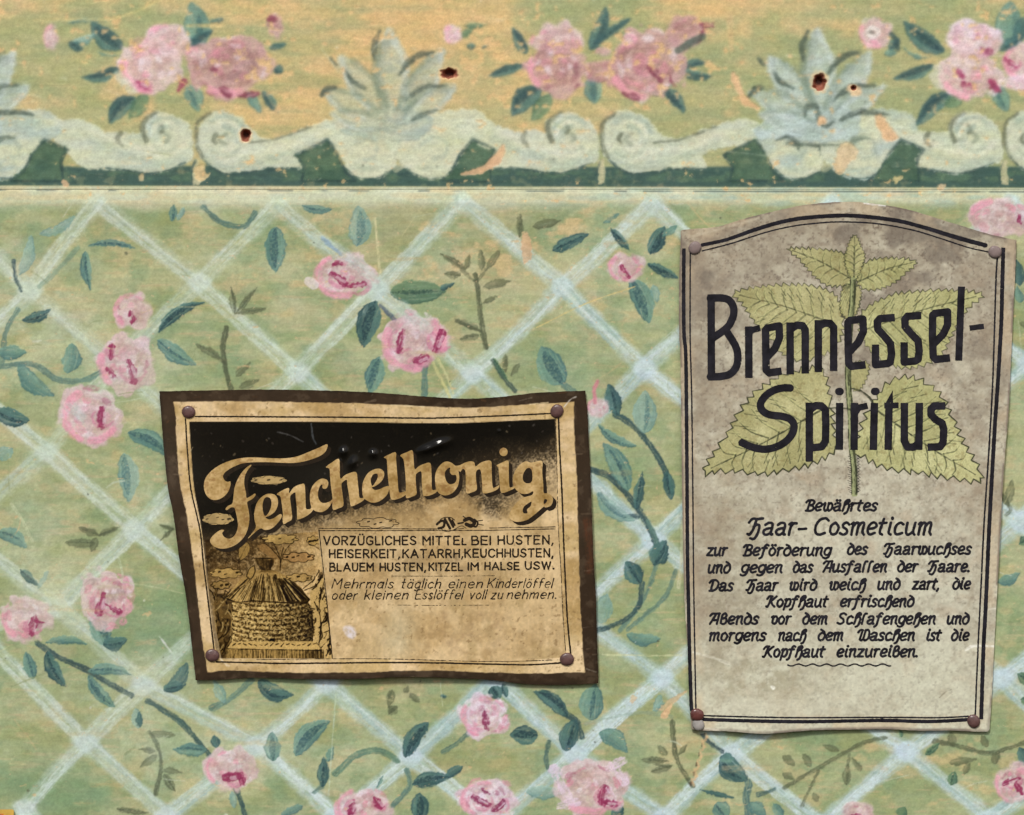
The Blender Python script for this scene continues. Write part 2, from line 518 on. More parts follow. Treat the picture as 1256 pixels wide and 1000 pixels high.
M_WALL = material("old_oil_paint", 0.6, 0.18, 0.12, 2200, vary=0.045)
M_TIN_DARK = material("lacquered_tin", 0.5, 0.02, 0.04, 1400, vary=0.05, coat=0.3)
M_TIN_PALE = material("weathered_tin", 0.42, 0.2, 0.05, 1400, vary=0.05)
M_INK = material("black_ink", 0.45, 0.07, 0.05, 1800, attr=False, color=(0.017, 0.016, 0.021), vary=0.55, vscale=420)
M_INK_BROWN = material("brown_black_ink", 0.45, 0.07, 0.05, 1800, attr=False, color=(0.022, 0.015, 0.009), vary=0.3)
M_PRINT = material("printed_colour", 0.42, 0.1, 0.05, 1600, vary=0.05)
M_NAIL = material("rusty_nail_head", 0.36, 0.5, 0.4, 1500, attr=False, color=(0.105, 0.052, 0.047), vary=0.35, vscale=500)
M_NAIL_RED = material("red_brown_nail_head", 0.28, 0.5, 0.35, 1500, attr=False, color=(0.125, 0.042, 0.036), vary=0.35, vscale=500)
M_NAIL_PALE = material("pale_nail_head", 0.5, 0.4, 0.3, 1500, attr=False, color=(0.22, 0.165, 0.155), vary=0.2, vscale=500)
M_NAIL_GREY = material("grey_nail_head", 0.6, 0.4, 0.4, 1500, attr=False, color=(0.30, 0.28, 0.26), vary=0.3, vscale=500)
M_STEEL = material("nail_steel", 0.45, 0.5, 0.3, 1500, attr=False, color=(0.2, 0.18, 0.17), metallic=0.8)

# ------------------------------------------------------------------ the painted board wall
WX = np.concatenate([np.arange(-420, -24, 6), np.arange(-24, 1280, 1.0), np.arange(1280, 1682, 6)])
WY = np.concatenate([np.arange(-340, -20, 6), np.arange(-20, 1020, 1.0), np.arange(1020, 1342, 6)])
W = Paint(WX, WY)
X, Y = W.X, W.Y
GREEN, OLIVE, PEACH, OCHRE = C(166, 177, 128), C(172, 170, 118), C(226, 188, 134), C(214, 178, 112)

def blob(x, y, rx, ry):
    return np.exp(-((X - x) / rx) ** 2 - ((Y - y) / ry) ** 2)

# brushed ground: green below, ochre and olive in the frieze
big = fbm(X * 0.006, Y * 0.009, 11, 4)
med = fbm(X * 0.014, Y * 0.034, 21, 5)
W.rgb[:] = GREEN
W.all(sstep(0.42, 0.66, big) * 0.6, C(174, 178, 126))
W.all(sstep(0.45, 0.72, fbm(X * 0.008, Y * 0.03, 31, 4)) * 0.5, C(148, 166, 116))
peach_w = 0.75 * blob(560, 300, 260, 80) + 0.3 * blob(740, 320, 120, 60) + 0.35 * blob(1130, 950, 160, 60) + 0.22 * blob(380, 915, 120, 60) + 0.25 * blob(100, 380, 150, 120) + 0.2
W.all(np.clip(sstep(0.52, 0.78, med + 0.3 * (peach_w - 0.3)) * 0.5, 0, 0.8), C(206, 182, 136))
stk = fbm(X * 0.022, Y * 0.1, 27, 5)
W.all(sstep(0.52, 0.72, stk) * 0.3, C(190, 188, 142))
W.all(sstep(0.48, 0.3, stk) * 0.28, C(148, 160, 110))
W.all(sstep(0.5, 0.72, fbm(X * 0.011, Y * 0.016, 26, 5)) * (.3 + .6 * blob(60, 640, 180, 280) + .4 * blob(250, 960, 180, 80)), C(202, 208, 168))
W.all(sstep(0.52, 0.74, fbm(X * 0.013, Y * 0.03, 25, 5)) * 0.45, C(158, 162, 104))
W.all(sstep(0.6, 0.75, fbm(X * 0.03, Y * 0.2, 28, 4)) * 0.4, C(212, 184, 140))
W.all(sstep(0.5, 0.75, fbm(X * 0.02, Y * 0.025, 29, 4)) * 0.45, C(140, 164, 122))
pt = fbm(X * 0.02, Y * 0.03, 33, 6)
W.all(sstep(0.5, 0.66, pt) * 0.5, C(198, 196, 148))
W.all(sstep(0.46, 0.3, pt) * 0.45, C(150, 156, 100))
W.all(sstep(0.56, 0.7, fbm(X * 0.034, Y * 0.06, 34, 6)) * (.3 + .5 * blob(620, 290, 260, 70) + .3 * blob(1130, 950, 150, 60)), C(220, 192, 138))
W.all(sstep(0.55, 0.7, fbm(X * 0.024, Y * 0.03, 35, 6)) * .4, C(134, 162, 118))
grn = 0.8 * blob(205, 770, 60, 50) + 0.9 * blob(40, 960, 90, 30) + 0.8 * blob(95, 990, 50, 30) + 0.5 * blob(205, 790, 120, 60) + 0.3 * blob(30, 780, 60, 90) + 0.4 * blob(700, 460, 80, 40) + 0.3 * blob(460, 270, 60, 20)
W.all(np.clip(grn * (0.55 + 0.9 * (med - 0.4)), 0, 0.85), C(124, 154, 112))
fz = sstep(252, 246, Y)
fg = sstep(0.38, 0.68, fbm(X * 0.007, Y * 0.016, 41, 4) - .03 + 0.35 * blob(470, 60, 190, 120) + 0.22 * blob(840, 100, 110, 110) + 0.2 * blob(640, 40, 120, 100) - 0.22 * blob(120, 60, 200, 140) - 0.3 * blob(1060, 120, 180, 120) - .06)
W.all(fz * 0.9, C(176, 172, 120))
W.all(fz * np.clip(fg * (0.6 + 0.6 * (fbm(X * 0.02, Y * 0.06, 51, 4) - 0.4)), 0, 1), C(224, 186, 126))
W.all(fz * sstep(0.5, 0.72, fbm(X * 0.018, Y * 0.07, 61, 4)) * 0.6, C(158, 164, 110))
W.all(fz * sstep(0.46, 0.28, fbm(X * 0.014, Y * 0.09, 64, 4)) * 0.6, C(148, 158, 112))
W.all(fz * sstep(0.55, 0.75, fbm(X * 0.013, Y * 0.022, 71, 5)) * 0.55, C(232, 190, 134))
W.all(fz * sstep(0.5, 0.72, fbm(X * 0.012, Y * 0.02, 72, 5)) * (.6 - .4 * blob(480, 70, 170, 110)), C(150, 162, 114))
W.all(fz * (0.45 * blob(520, 30, 80, 40) + 0.3 * blob(500, 110, 200, 70)), C(222, 182, 122))

# pale band under the frieze
bn = fbm(X * 0.012, Y * 0.12, 81, 4)
band = sstep(227, 229.5, Y - X * 0.0022) * sstep(262, 243, Y + 8 * (vn(X * 0.02, Y * 0, 82) - 0.5))
W.all(band * (0.72 + 0.5 * (bn - 0.4)), C(206, 212, 180), 0.5)
W.all(band * sstep(0.5, 0.7, fbm(X * 0.02, Y * 0.1, 84, 3)) * 0.55, C(214, 196, 148))
W.all(band * sstep(0.5, 0.68, fbm(X * 0.025, Y * 0.12, 85, 3)) * sstep(500, 900, X) * 0.55, C(158, 186, 168))
dash = np.exp(-((Y - (233.5 + X * 0.0018)) / 0.9) ** 2) * sstep(0.52, 0.62, fbm(X * 0.05, Y * 0.02, 86, 3) + 0.16 * sstep(600, 1000, X)) * 0.8
W.all(np.clip(dash, 0, 1), C(84, 96, 92), -0.6)

# trellis
NODES = {'a0': (-65, 250), 'a1': (120, 248), 'a2': (340, 252), 'a3': (565, 246), 'a4': (800, 250), 'a5': (1020, 250), 'a6': (1240, 250),
         'b0': (37, 357), 'b1': (245, 347), 'b2': (461, 356), 'b3': (690, 352), 'b4': (905, 350), 'b5': (1125, 350), 'b6': (1340, 350),
         'c0': (-60, 455), 'c1': (143, 447), 'c2': (365, 456), 'c3': (579, 458), 'c4': (790, 452), 'c5': (1020, 452), 'c6': (1262, 447),
         'd0': (57, 554), 'd1': (262, 556), 'd2': (470, 556), 'd3': (690, 554), 'd4': (915, 555), 'd5': (1130, 555), 'd6': (1350, 555),
         'e0': (-50, 655), 'e1': (165, 650), 'e2': (370, 655), 'e3': (590, 655), 'e4': (802, 663), 'e5': (1020, 655), 'e6': (1252, 640),
         'f0': (72, 745), 'f1': (280, 745), 'f2': (490, 745), 'f3': (705, 752), 'f4': (910, 745), 'f5': (1125, 745), 'f6': (1345, 740),
         'g0': (-30, 772), 'g1': (176, 840), 'g2': (399, 838), 'g3': (607, 832), 'g4': (812, 832), 'g5': (1010, 850), 'g6': (1229, 832),
         'h0': (105, 911), 'h1': (317, 914), 'h2': (504, 928), 'h3': (705, 925), 'h4': (898, 925), 'h5': (1112, 922), 'h6': (1320, 920),
         'i0': (30, 992), 'i1': (205, 1002), 'i2': (412, 1002), 'i3': (608, 1008), 'i4': (816, 1003), 'i5': (1008, 1012), 'i6': (1215, 1005),
         'j0': (100, 1090), 'j1': (310, 1095), 'j2': (510, 1095), 'j3': (710, 1095), 'j4': (905, 1095), 'j5': (1115, 1095), 'j6': (1320, 1095)}
rows = 'abcdefghij'
bars = []
for ri in range(len(rows) - 1):
    for k in range(7):
        up = NODES[f'{rows[ri]}{k}']
        low = NODES[f'{rows[ri + 1]}{k}']
        bars.append((up, low))
        k2 = k - 1 if ri % 2 == 0 else k + 1
        if 0 <= k2 < 7:
            bars.append((up, NODES[f'{rows[ri + 1]}{k2}']))
for i, (p, q) in enumerate(bars):
    mx, my = (p[0] + q[0]) / 2, (p[1] + q[1]) / 2
    blue = float(np.clip((mx - 250) / 700 + (my - 400) / 900, 0, 1))
    warm = float(np.clip((330 - my) / 160, 0, 1)) * 0.7
    c = C(196, 216, 194) * (1 - blue) + C(184, 214, 204) * blue
    c = c * (1 - warm) + C(208, 216, 180) * warm
    c2 = C(212, 218, 182) * (1 - blue) + C(204, 222, 222) * blue
    b = 5 * math.sin(i * 2.4)
    wd = 20 if blue < 0.45 else 19
    mid = (mx + b * 0.35, my + b * 0.35)
    rb = random.Random(i)
    al = (0.5 + 0.22 * blue) * rb.uniform(.75, 1.1)
    W.stroke([p, mid, q], [wd + 4, wd, wd + 4], c, alpha=al, soft=4.0, dry=0.5, seed=200 + i, rough=2.4, h=0.1, col2=c2)
    L = math.hypot(q[0] - p[0], q[1] - p[1]); nx, ny = -(q[1] - p[1]) / L, (q[0] - p[0]) / L
    for k in range(6):                      # the hairs of the brush
        o = rb.uniform(-.42, .42) * wd; t0 = rb.choice((0, 0, rb.uniform(0, .4))); t1 = rb.choice((1, 1, rb.uniform(.6, 1)))
        P_ = [(p[0] + (q[0] - p[0]) * t + nx * (o + rb.uniform(-1.2, 1.2)) + (mid[0] - mx) * (1 - abs(2 * t - 1)), p[1] + (q[1] - p[1]) * t + ny * (o + rb.uniform(-1.2, 1.2)) + (mid[1] - my) * (1 - abs(2 * t - 1))) for t in (t0, (t0 + t1) / 2, t1)]
        W.stroke(P_, rb.uniform(2.5, 7), (c2 * .4 + C(220, 234, 222) * .6) if rb.random() < .7 else c * .9, alpha=min(al * rb.uniform(.5, 1.15), .95), soft=1.3, dry=1.15, seed=400 + i * 7 + k, rough=1.3, h=0.2)
for k, (x, y) in NODES.items():
    if k[0] == 'a':
        continue
    blue = float(np.clip((x - 250) / 700 + (y - 400) / 900, 0, 1))
    W.stroke([(x - 7, y - 2), (x, y + 1), (x + 7, y - 1)], [15, 21, 15], C(210, 222, 202) * (1 - blue) + C(206, 222, 222) * blue, alpha=0.62, soft=4, dry=0.5, seed=700 + int(x), rough=3.0, h=0.1)

# trellis sprays: leaves (base x, y, tip x, y, width, tone, rib, bend)
LV = [
 (48, 288, 95, 262, 13, 'p', 0, .1), (23, 338, 38, 288, 17, 'p', 0, .1), (108, 302, 168, 306, 9, 't', 1, -.1), (105, 308, 112, 358, 14, 't', 1, .05),
 (26, 393, 64, 378, 13, 'd', 1, .1), (-4, 432, 33, 432, 19, 't', 0, 0), (22, 446, 68, 486, 22, 't', 0, .12), (82, 458, 88, 420, 24, 't', 0, .1),
 (194, 408, 251, 371, 15, 'd', 2, -.12), (193, 417, 241, 448, 21, 't', 1, .05), (288, 386, 283, 351, 9, 'o', 1, 0), (288, 386, 316, 352, 9, 'o', 1, 0), (289, 384, 327, 378, 9, 'o', 1, 0),
 (272, 440, 240, 422, 10, 'o', 1, 0), (289, 462, 307, 444, 10, 'o', 0, 0), (292, 476, 318, 466, 11, 'o', 0, 0), (211, 272, 214, 250, 10, 't', 1, 0), (218, 270, 226, 254, 8, 'p', 0, 0),
 (370, 252, 411, 256, 11, 't', 1, .1), (338, 278, 338, 336, 27, 't', 2, 0), (438, 303, 440, 252, 28, 'p', 2, .05), (478, 359, 547, 357, 31, 'g', 1, 0), (540, 355, 557, 347, 8, 'd', 0, 0),
 (461, 369, 446, 427, 29, 'd', 2, .05), (466, 438, 453, 484, 23, 't', 2, 0), (605, 440, 625, 470, 7, 'g', 1, 0), (620, 458, 620, 434, 9, 'o', 1, 0), (626, 462, 637, 446, 8, 'o', 0, 0),
 (570, 330, 540, 311, 9, 'o', 1, 0), (566, 338, 544, 336, 10, 'o', 1, 0), (570, 332, 576, 312, 9, 'o', 0, 0), (591, 334, 589, 306, 9, 'o', 0, 0), (597, 330, 614, 305, 9, 'o', 0, 0), (592, 352, 628, 344, 11, 'o', 0, 0),
 (589, 405, 557, 391, 9, 'o', 1, 0), (588, 411, 564, 417, 10, 'o', 1, 0), (592, 372, 612, 362, 8, 'o', 0, 0), (637, 292, 638, 262, 10, 'o', 1, 0), (653, 278, 688, 270, 12, 'o', 0, 0),
 (677, 308, 722, 287, 17, 'd', 1, 0), (748, 279, 774, 309, 11, 'd', 1, 0), (797, 312, 815, 278, 21, 'd', 2, 0), (812, 290, 832, 276, 10, 't', 0, 0), (794, 324, 832, 341, 13, 'd', 2, 0),
 (774, 342, 796, 397, 28, 't', 2, -.08), (801, 348, 806, 372, 13, 'p', 0, 0), (691, 472, 664, 424, 36, 't', 2, -.06), (740, 274, 760, 262, 7, 't', 0, 0),
 (757, 510, 746, 471, 21, 'd', 1, 0), (790, 532, 791, 478, 31, 'p', 1, 0), (818, 578, 823, 613, 15, 'd', 1, 0), (734, 521, 781, 547, 13, 't', 1, .1), (771, 602, 740, 543, 26, 't', 1, .06),
 (780, 626, 788, 578, 13, 'd', 1, 0), (732, 604, 780, 638, 20, 'p', 1, .12), (801, 694, 817, 662, 24, 'd', 1, 0), (785, 716, 768, 688, 23, 'd', 1, 0), (768, 778, 811, 783, 17, 't', 0, .1), (736, 765, 745, 728, 24, 'p', 0, 0),
 (-4, 503, 37, 516, 23, 'd', 1, .08), (-4, 562, 17, 550, 19, 'p', 0, 0), (156, 531, 207, 560, 23, 't', 2, -.12), (152, 556, 158, 616, 27, 'p', 2, -.05), (-4, 652, 34, 673, 20, 't', 1, -.1), (24, 698, 48, 719, 11, 'd', 1, 0), (60, 700, 46, 722, 8, 'p', 0, 0),
 (121, 657, 96, 647, 10, 'o', 1, 0), (120, 657, 147, 646, 8, 'o', 1, 0), (117, 666, 79, 666, 12, 'o', 1, 0), (119, 660, 111, 677, 10, 'o', 0, 0), (215, 650, 193, 643, 7, 'o', 1, 0), (213, 648, 196, 664, 7, 'o', 1, 0),
 (54, 789, 107, 790, 11, 't', 0, -.1), (131, 791, 110, 757, 26, 't', 2, .08), (126, 790, 156, 784, 18, 'd', 1, .1), (41, 833, 31, 799, 18, 't', 1, 0), (58, 799, 81, 842, 19, 'd', 1, .1), (107, 824, 163, 829, 15, 't', 1, -.1), (108, 827, 143, 868, 17, 't', 2, .1),
 (203, 850, 230, 812, 19, 'd', 0, .1), (200, 846, 226, 840, 15, 'd', 1, 0), (170, 894, 166, 868, 15, 'p', 0, 0), (172, 893, 171, 873, 9, 'd', 0, 0), (254, 921, 211, 919, 17, 't', 1, 0), (266, 918, 263, 902, 12, 'd', 0, 0), (284, 970, 288, 992, 10, 'p', 0, 0),
 (182, 900, 216, 902, 10, 'o', 0, 0), (191, 921, 170, 919, 8, 'o', 1, 0), (193, 926, 171, 942, 11, 'o', 0, 0), (200, 944, 224, 948, 8, 'o', 0, 0), (201, 949, 216, 972, 11, 'o', 1, 0), (143, 992, 182, 997, 8, 'o', 1, 0),
 (275, 862, 262, 834, 14, 'p', 0, 0), (316, 834, 360, 853, 23, 'd', 1, .15), (362, 927, 406, 884, 27, 't', 2, -.12), (335, 934, 334, 898, 21, 't', 2, 0), (396, 966, 397, 929, 16, 'd', 1, 0), (402, 935, 409, 914, 9, 't', 0, 0),
 (497, 930, 527, 885, 22, 'd', 2, -.1), (505, 962, 552, 953, 19, 'd', 2, -.05), (546, 953, 567, 940, 13, 'd', 0, 0), (513, 1005, 515, 972, 24, 'd', 2, .05), (345, 1000, 372, 988, 12, 't', 0, 0), (470, 952, 462, 968, 6, 't', 0, 0),
 (481, 845, 476, 868, 11, 'o', 1, 0), (488, 866, 476, 877, 13, 'o', 2, 0), (503, 850, 515, 862, 9, 'o', 0, 0), (496, 850, 502, 840, 8, 'o', 0, 0), (604, 842, 613, 858, 18, 'd', 1, 0), (616, 838, 622, 856, 9, 'd', 0, 0), (540, 853, 549, 855, 5, 'd', 0, 0),
 (697, 880, 652, 848, 19, 'd', 2, .1), (724, 884, 731, 838, 31, 't', 1, -.05), (660, 902, 625, 902, 24, 'd', 2, 0), (694, 922, 706, 882, 24, 'd', 1, -.05), (735, 898, 770, 923, 23, 't', 0, -.1), (645, 972, 692, 972, 18, 'p', 0, 0), (805, 870, 811, 850, 12, 'p', 0, 0), (800, 872, 816, 862, 10, 'p', 0, 0),
 (822, 934, 783, 932, 10, 'o', 1, 0), (826, 939, 797, 947, 10, 'o', 1, 0), (818, 927, 806, 914, 9, 'o', 0, 0), (832, 926, 844, 911, 8, 'o', 0, 0), (884, 928, 917, 957, 28, 'd', 1, .1), (900, 930, 882, 930, 14, 't', 0, 0), (858, 969, 900, 979, 7, 'd', 0, 0), (752, 1004, 764, 988, 15, 'd', 0, 0), (878, 985, 893, 1004, 22, 't', 1, 0), (918, 985, 940, 1000, 18, 't', 0, 0),
 (975, 939, 959, 926, 11, 'o', 0, 0), (995, 941, 984, 925, 11, 'o', 0, 0), (1030, 922, 1009, 914, 9, 'o', 0, 0), (960, 948, 974, 956, 11, 'o', 0, 0), (1038, 964, 1040, 938, 11, 'o', 1, 0), (1056, 946, 1045, 929, 9, 'o', 0, 0), (1003, 984, 998, 972, 10, 'o', 0, 0),
 (1170, 916, 1166, 898, 12, 'o', 0, 0), (1212, 916, 1204, 902, 10, 'o', 0, 0), (1219, 938, 1225, 920, 11, 'o', 0, 0), (1165, 936, 1198, 931, 11, 'o', 0, 0), (1166, 964, 1171, 946, 14, 'g', 1, 0), (1182, 950, 1190, 936, 8, 'o', 0, 0), (1135, 926, 1152, 911, 9, 'g', 1, 0), (1106, 905, 1104, 895, 8, 'g', 0, 0), (1103, 1002, 1110, 990, 16, 'g', 0, 0),
 (1264, 940, 1250, 917, 19, 'd', 0, 0), (1262, 838, 1248, 826, 14, 'g', 1, 0), (1264, 862, 1252, 858, 12, 'g', 0, 0), (1222, 714, 1252, 702, 14, 't', 0, .1), (1262, 660, 1250, 668, 12, 'g', 1, 0), (1236, 618, 1242, 588, 12, 'o', 0, 0), (1238, 622, 1226, 604, 9, 'o', 0, 0), (960, 1004, 948, 985, 14, 't', 0, 0),
 (1251, 350, 1246, 318, 18, 'd', 0, 0), (1252, 372, 1247, 350, 12, 't', 0, 0), (1250, 395, 1262, 402, 9, 'o', 0, 0),
]
STEMC = C(70, 96, 94)
TEALS = C(104, 140, 126)
OL = C(86, 94, 68)
STEMS = [
 ([(250, 254), (268, 271), (298, 278), (313, 262)], 7, C(84, 122, 114), .75), ([(17, 320), (19, 340), (26, 357)], 4.5, C(54, 80, 86), .85), ([(48, 352), (72, 330), (96, 304)], 6, C(120, 156, 134), .5),
 ([(22, 380), (7, 408), (3, 445)], 6, TEALS, .7), ([(-5, 450), (40, 447), (72, 466), (105, 466), (126, 455)], 7, TEALS, .8), ([(278, 402), (273, 428), (277, 455), (284, 482)], 6, OL, .75), ([(276, 445), (262, 436)], 3, OL, .5),
 ([(521, 450), (521, 486)], 8, TEALS, .85), ([(466, 375), (474, 382), (484, 393)], 5, C(92, 110, 128), .8), ([(583, 338), (588, 372), (591, 400), (596, 426)], 6, OL, .75), ([(566, 330), (583, 345), (597, 330)], 4, OL, .5), ([(560, 394), (590, 407)], 3.5, OL, .6),
 ([(604, 442), (615, 460), (632, 480)], 5, C(76, 96, 86), .8), ([(690, 470), (704, 482)], 8, TEALS, .8),
 ([(754, 508), (776, 522), (800, 550), (818, 582), (824, 604)], 7, C(60, 90, 90), .9), ([(720, 574), (752, 588), (778, 618), (792, 640), (806, 668)], 7.5, C(58, 86, 88), .9), ([(795, 640), (806, 668), (803, 700), (786, 740), (760, 774)], 6, C(108, 144, 128), .8),
 ([(787, 716), (784, 742), (764, 762), (730, 774)], 6.5, C(64, 92, 92), .9), ([(829, 700), (816, 732), (792, 754), (770, 772)], 6, TEALS, .75), ([(736, 606), (748, 620), (762, 632), (782, 634)], 5, C(62, 88, 94), .8),
 ([(46, 789), (72, 806), (107, 822), (130, 836), (161, 853)], 7.5, C(66, 92, 92), .9), ([(182, 860), (218, 883), (240, 906), (257, 926)], 7, C(70, 100, 94), .9), ([(184, 898), (196, 922), (197, 946), (191, 974)], 5.5, OL, .75), ([(290, 968), (296, 984), (302, 1006)], 7, C(66, 94, 90), .9),
 ([(260, 869), (284, 856), (309, 834)], 7, TEALS, .75), ([(411, 949), (438, 926), (466, 921), (488, 934)], 7.5, C(106, 142, 118), .85), ([(499, 945), (503, 962), (494, 976), (482, 988)], 7, TEALS, .85), ([(578, 897), (560, 912), (544, 922)], 6, C(98, 130, 112), .8), ([(385, 972), (394, 965)], 6, TEALS, .7),
 ([(694, 876), (708, 886), (713, 904)], 7, C(62, 90, 90), .9), ([(674, 910), (670, 925), (671, 942)], 5.5, C(92, 126, 112), .85), ([(718, 888), (740, 882), (790, 874), (824, 880)], 4, C(150, 176, 150), .4), ([(825, 886), (827, 915), (834, 940), (850, 964)], 6, OL, .75), ([(820, 940), (802, 938)], 3, OL, .5),
 ([(861, 902), (874, 914), (886, 922)], 4.5, C(60, 84, 88), .85), ([(918, 960), (916, 980), (920, 1006)], 10, C(88, 124, 118), .85), ([(930, 975), (950, 968)], 5, C(76, 108, 104), .8),
 ([(962, 966), (1000, 944), (1035, 924), (1062, 910), (1086, 905)], 5, OL, .6), ([(984, 988), (994, 966), (1004, 945)], 4, OL, .55), ([(1146, 909), (1178, 916), (1212, 924), (1236, 918), (1262, 909)], 5.5, OL, .65), ([(1040, 940), (1042, 925)], 3, OL, .5),
 ([(1226, 608), (1240, 624), (1234, 632)], 4, OL, .5),
]
for i, (p, w, c, a) in enumerate(STEMS):
    W.stroke(p, w, c, alpha=a, soft=1.0, dry=0.5, seed=900 + i, rough=1.1, h=0.35, col2=np.clip(c * 0.82, 0, 1))
for i, l in enumerate(LV):
    W.leaf(*l[:5], tone=l[5], rib=l[6], bend=l[7], seed=1000 + i, alpha=0.62 if l[5] == 'o' else (0.72 if l[5] == 'p' else 0.9))

# trellis roses
H = math.pi
ROSES = [
 (162, 381, 24, 23, 'p', [(160, 384, 5, 90, 4), (162, 391, 7, 80, 5)], [(2.2, 4.0)], .5, 16), (155, 445, 37, 38, 'p', [(137, 431, 13, 95, 7), (137, 457, 12, 40, 6), (161, 455, 26, 75, 8)], [(2.3, 3.4)], .45, 30),
 (112, 510, 37, 36, 'p', [(125, 512, 22, 92, 7)], [(2.0, 4.2), (.6, 1.6)], .6, 30), (420, 338, 38, 29, 'p', [(414, 324, 10, 0, 5), (415, 342, 20, 40, 8), (437, 350, 22, -5, 6)], [(1.3, 4.2)], .5, 26),
 (508, 420, 42, 37, 'p', [(492, 418, 26, 100, 8), (538, 418, 24, 110, 9), (516, 441, 16, -15, 9)], [(1.4, 3.6), (-.8, .2)], .45, 28), (768, 328, 23, 19, 'p', [(767, 333, 16, 55, 6)], [(2.2, 4.0)], .35, 14),
 (130, 735, 36, 35, 'p', [(124, 740, 22, 100, 9), (138, 746, 20, 30, 5)], [], .5, 30), (32, 757, 31, 30, 'p', [(40, 768, 18, 100, 8), (50, 762, 12, 20, 4)], [(2.2, 3.2)], .5, 24),
 (282, 942, 32, 27, 'p', [(286, 953, 20, -5, 10), (296, 956, 10, 60, 6)], [(2.4, 3.6)], .35, 26), (595, 878, 31, 27, 'w', [(596, 880, 12, 80, 7), (597, 892, 8, 70, 4)], [(2.0, 3.6)], .6, 32), (445, 990, 36, 24, 'p', [(432, 990, 16, 110, 6), (464, 985, 14, 50, 7)], [(2.6, 4.2)], .5, 26),
 (600, 980, 38, 26, 'w', [(590, 983, 20, 30, 7), (612, 988, 16, -40, 6), (598, 972, 10, 20, 4)], [(2.2, 4.0)], .6, 34), (725, 967, 45, 34, 'p', [(741, 976, 18, 100, 10), (748, 985, 14, 10, 7)], [(1.2, 2.2)], .5, 36),
 (1243, 962, 24, 24, 'p', [(1240, 958, 18, -20, 6), (1250, 968, 12, 60, 6)], [(2.0, 3.6)], .45, 22), (1052, 998, 20, 14, 'p', [(1048, 1002, 10, 0, 5)], [], .4, 14), (1226, 268, 40, 26, 'p', [(1250, 268, 8, 90, 4)], [(3.4, 4.4)], .35, 24), (733, 500, 14, 13, 'p', [], [(3.0, 4.5)], .4, 10),
 (-90, 560, 34, 32, 'p', [(-85, 562, 18, 90, 7)], [(2, 3)], .5, 20), (-120, 850, 34, 32, 'p', [(-115, 852, 18, 60, 7)], [(2, 3)], .5, 20), (1340, 640, 36, 32, 'p', [(1345, 642, 18, 90, 7)], [(2, 3)], .5, 20), (1400, 420, 34, 32, 'p', [(1405, 422, 18, 40, 7)], [(2, 3)], .5, 20), (1390, 850, 34, 30, 'p', [(1393, 850, 18, 80, 7)], [], .5, 20), (600, 1120, 36, 30, 'p', [(603, 1122, 18, 80, 7)], [], .5, 20), (200, 1120, 36, 30, 'w', [(203, 1122, 18, 80, 7)], [], .5, 20), (1000, 1130, 36, 30, 'w', [(1003, 1122, 18, 80, 7)], [], .5, 20),
]
for i, (x, y, rx, ry, tone, dk, hot, wh, n) in enumerate(ROSES):
    W.rose(x, y, rx, ry, seed=1300 + i, tone=tone, darks=dk, hot=hot, white=wh, n=n)
W.stroke([(379, 345), (385, 349)], 12, C(226, 216, 208), alpha=.85, seed=4, h=.5)
W.stroke([(730, 494), (729, 478), (733, 468)], 5, C(214, 138, 142), alpha=.85, seed=5)
for (x, y, dx, dy, ww) in [(688, 960, 8, 16, 12), (698, 986, 10, -2, 10), (760, 950, 6, 10, 12), (755, 938, -8, 4, 10), (751, 975, 4, 6, 6)]:
    W.stroke([(x - dx, y - dy), (x, y), (x + dx, y + dy)], ww, C(236, 212, 222), alpha=.75, dry=.9, seed=int(x), h=.6, rough=2)
# pale washes that ran over the lower left
for (x, y, rx, ry, c, a) in ((62, 722, 46, 34, C(212, 214, 172), .6), (176, 826, 40, 34, C(212, 214, 180), .6), (150, 905, 50, 16, C(196, 212, 188), .45), (40, 640, 40, 60, C(200, 212, 180), .35), (190, 930, 16, 40, C(196, 214, 192), .4), (20, 330, 50, 40, C(204, 214, 186), .35), (170, 470, 50, 26, C(204, 216, 184), .4), (330, 915, 40, 20, C(200, 212, 186), .35)):
    W.all(blob(x, y, rx, ry) * a * np.clip(.3 + 1.4 * (fbm(X * .05, Y * .06, int(x) + 700, 4) - .25), 0, 1), c)
# light trellis paint dragged over some flowers
for (p, w) in [([(385, 292), (430, 318), (470, 356)], 17), ([(470, 360), (520, 398)], 15), ([(88, 500), (100, 512)], 14)]:
    W.stroke(p, w, C(198, 214, 198), alpha=.5, soft=3, dry=.9, seed=int(p[0][0]) + 3, rough=2.5)
W.stroke([(396, 292), (404, 300), (418, 312)], 5, C(140, 168, 190), alpha=.7, soft=1.5, seed=77)
W.stroke([(531, 445), (541, 465), (552, 488)], 4, C(210, 206, 140), alpha=.8, seed=78); W.stroke([(537, 440), (548, 462), (556, 482)], 3, C(214, 210, 150), alpha=.7, seed=79)

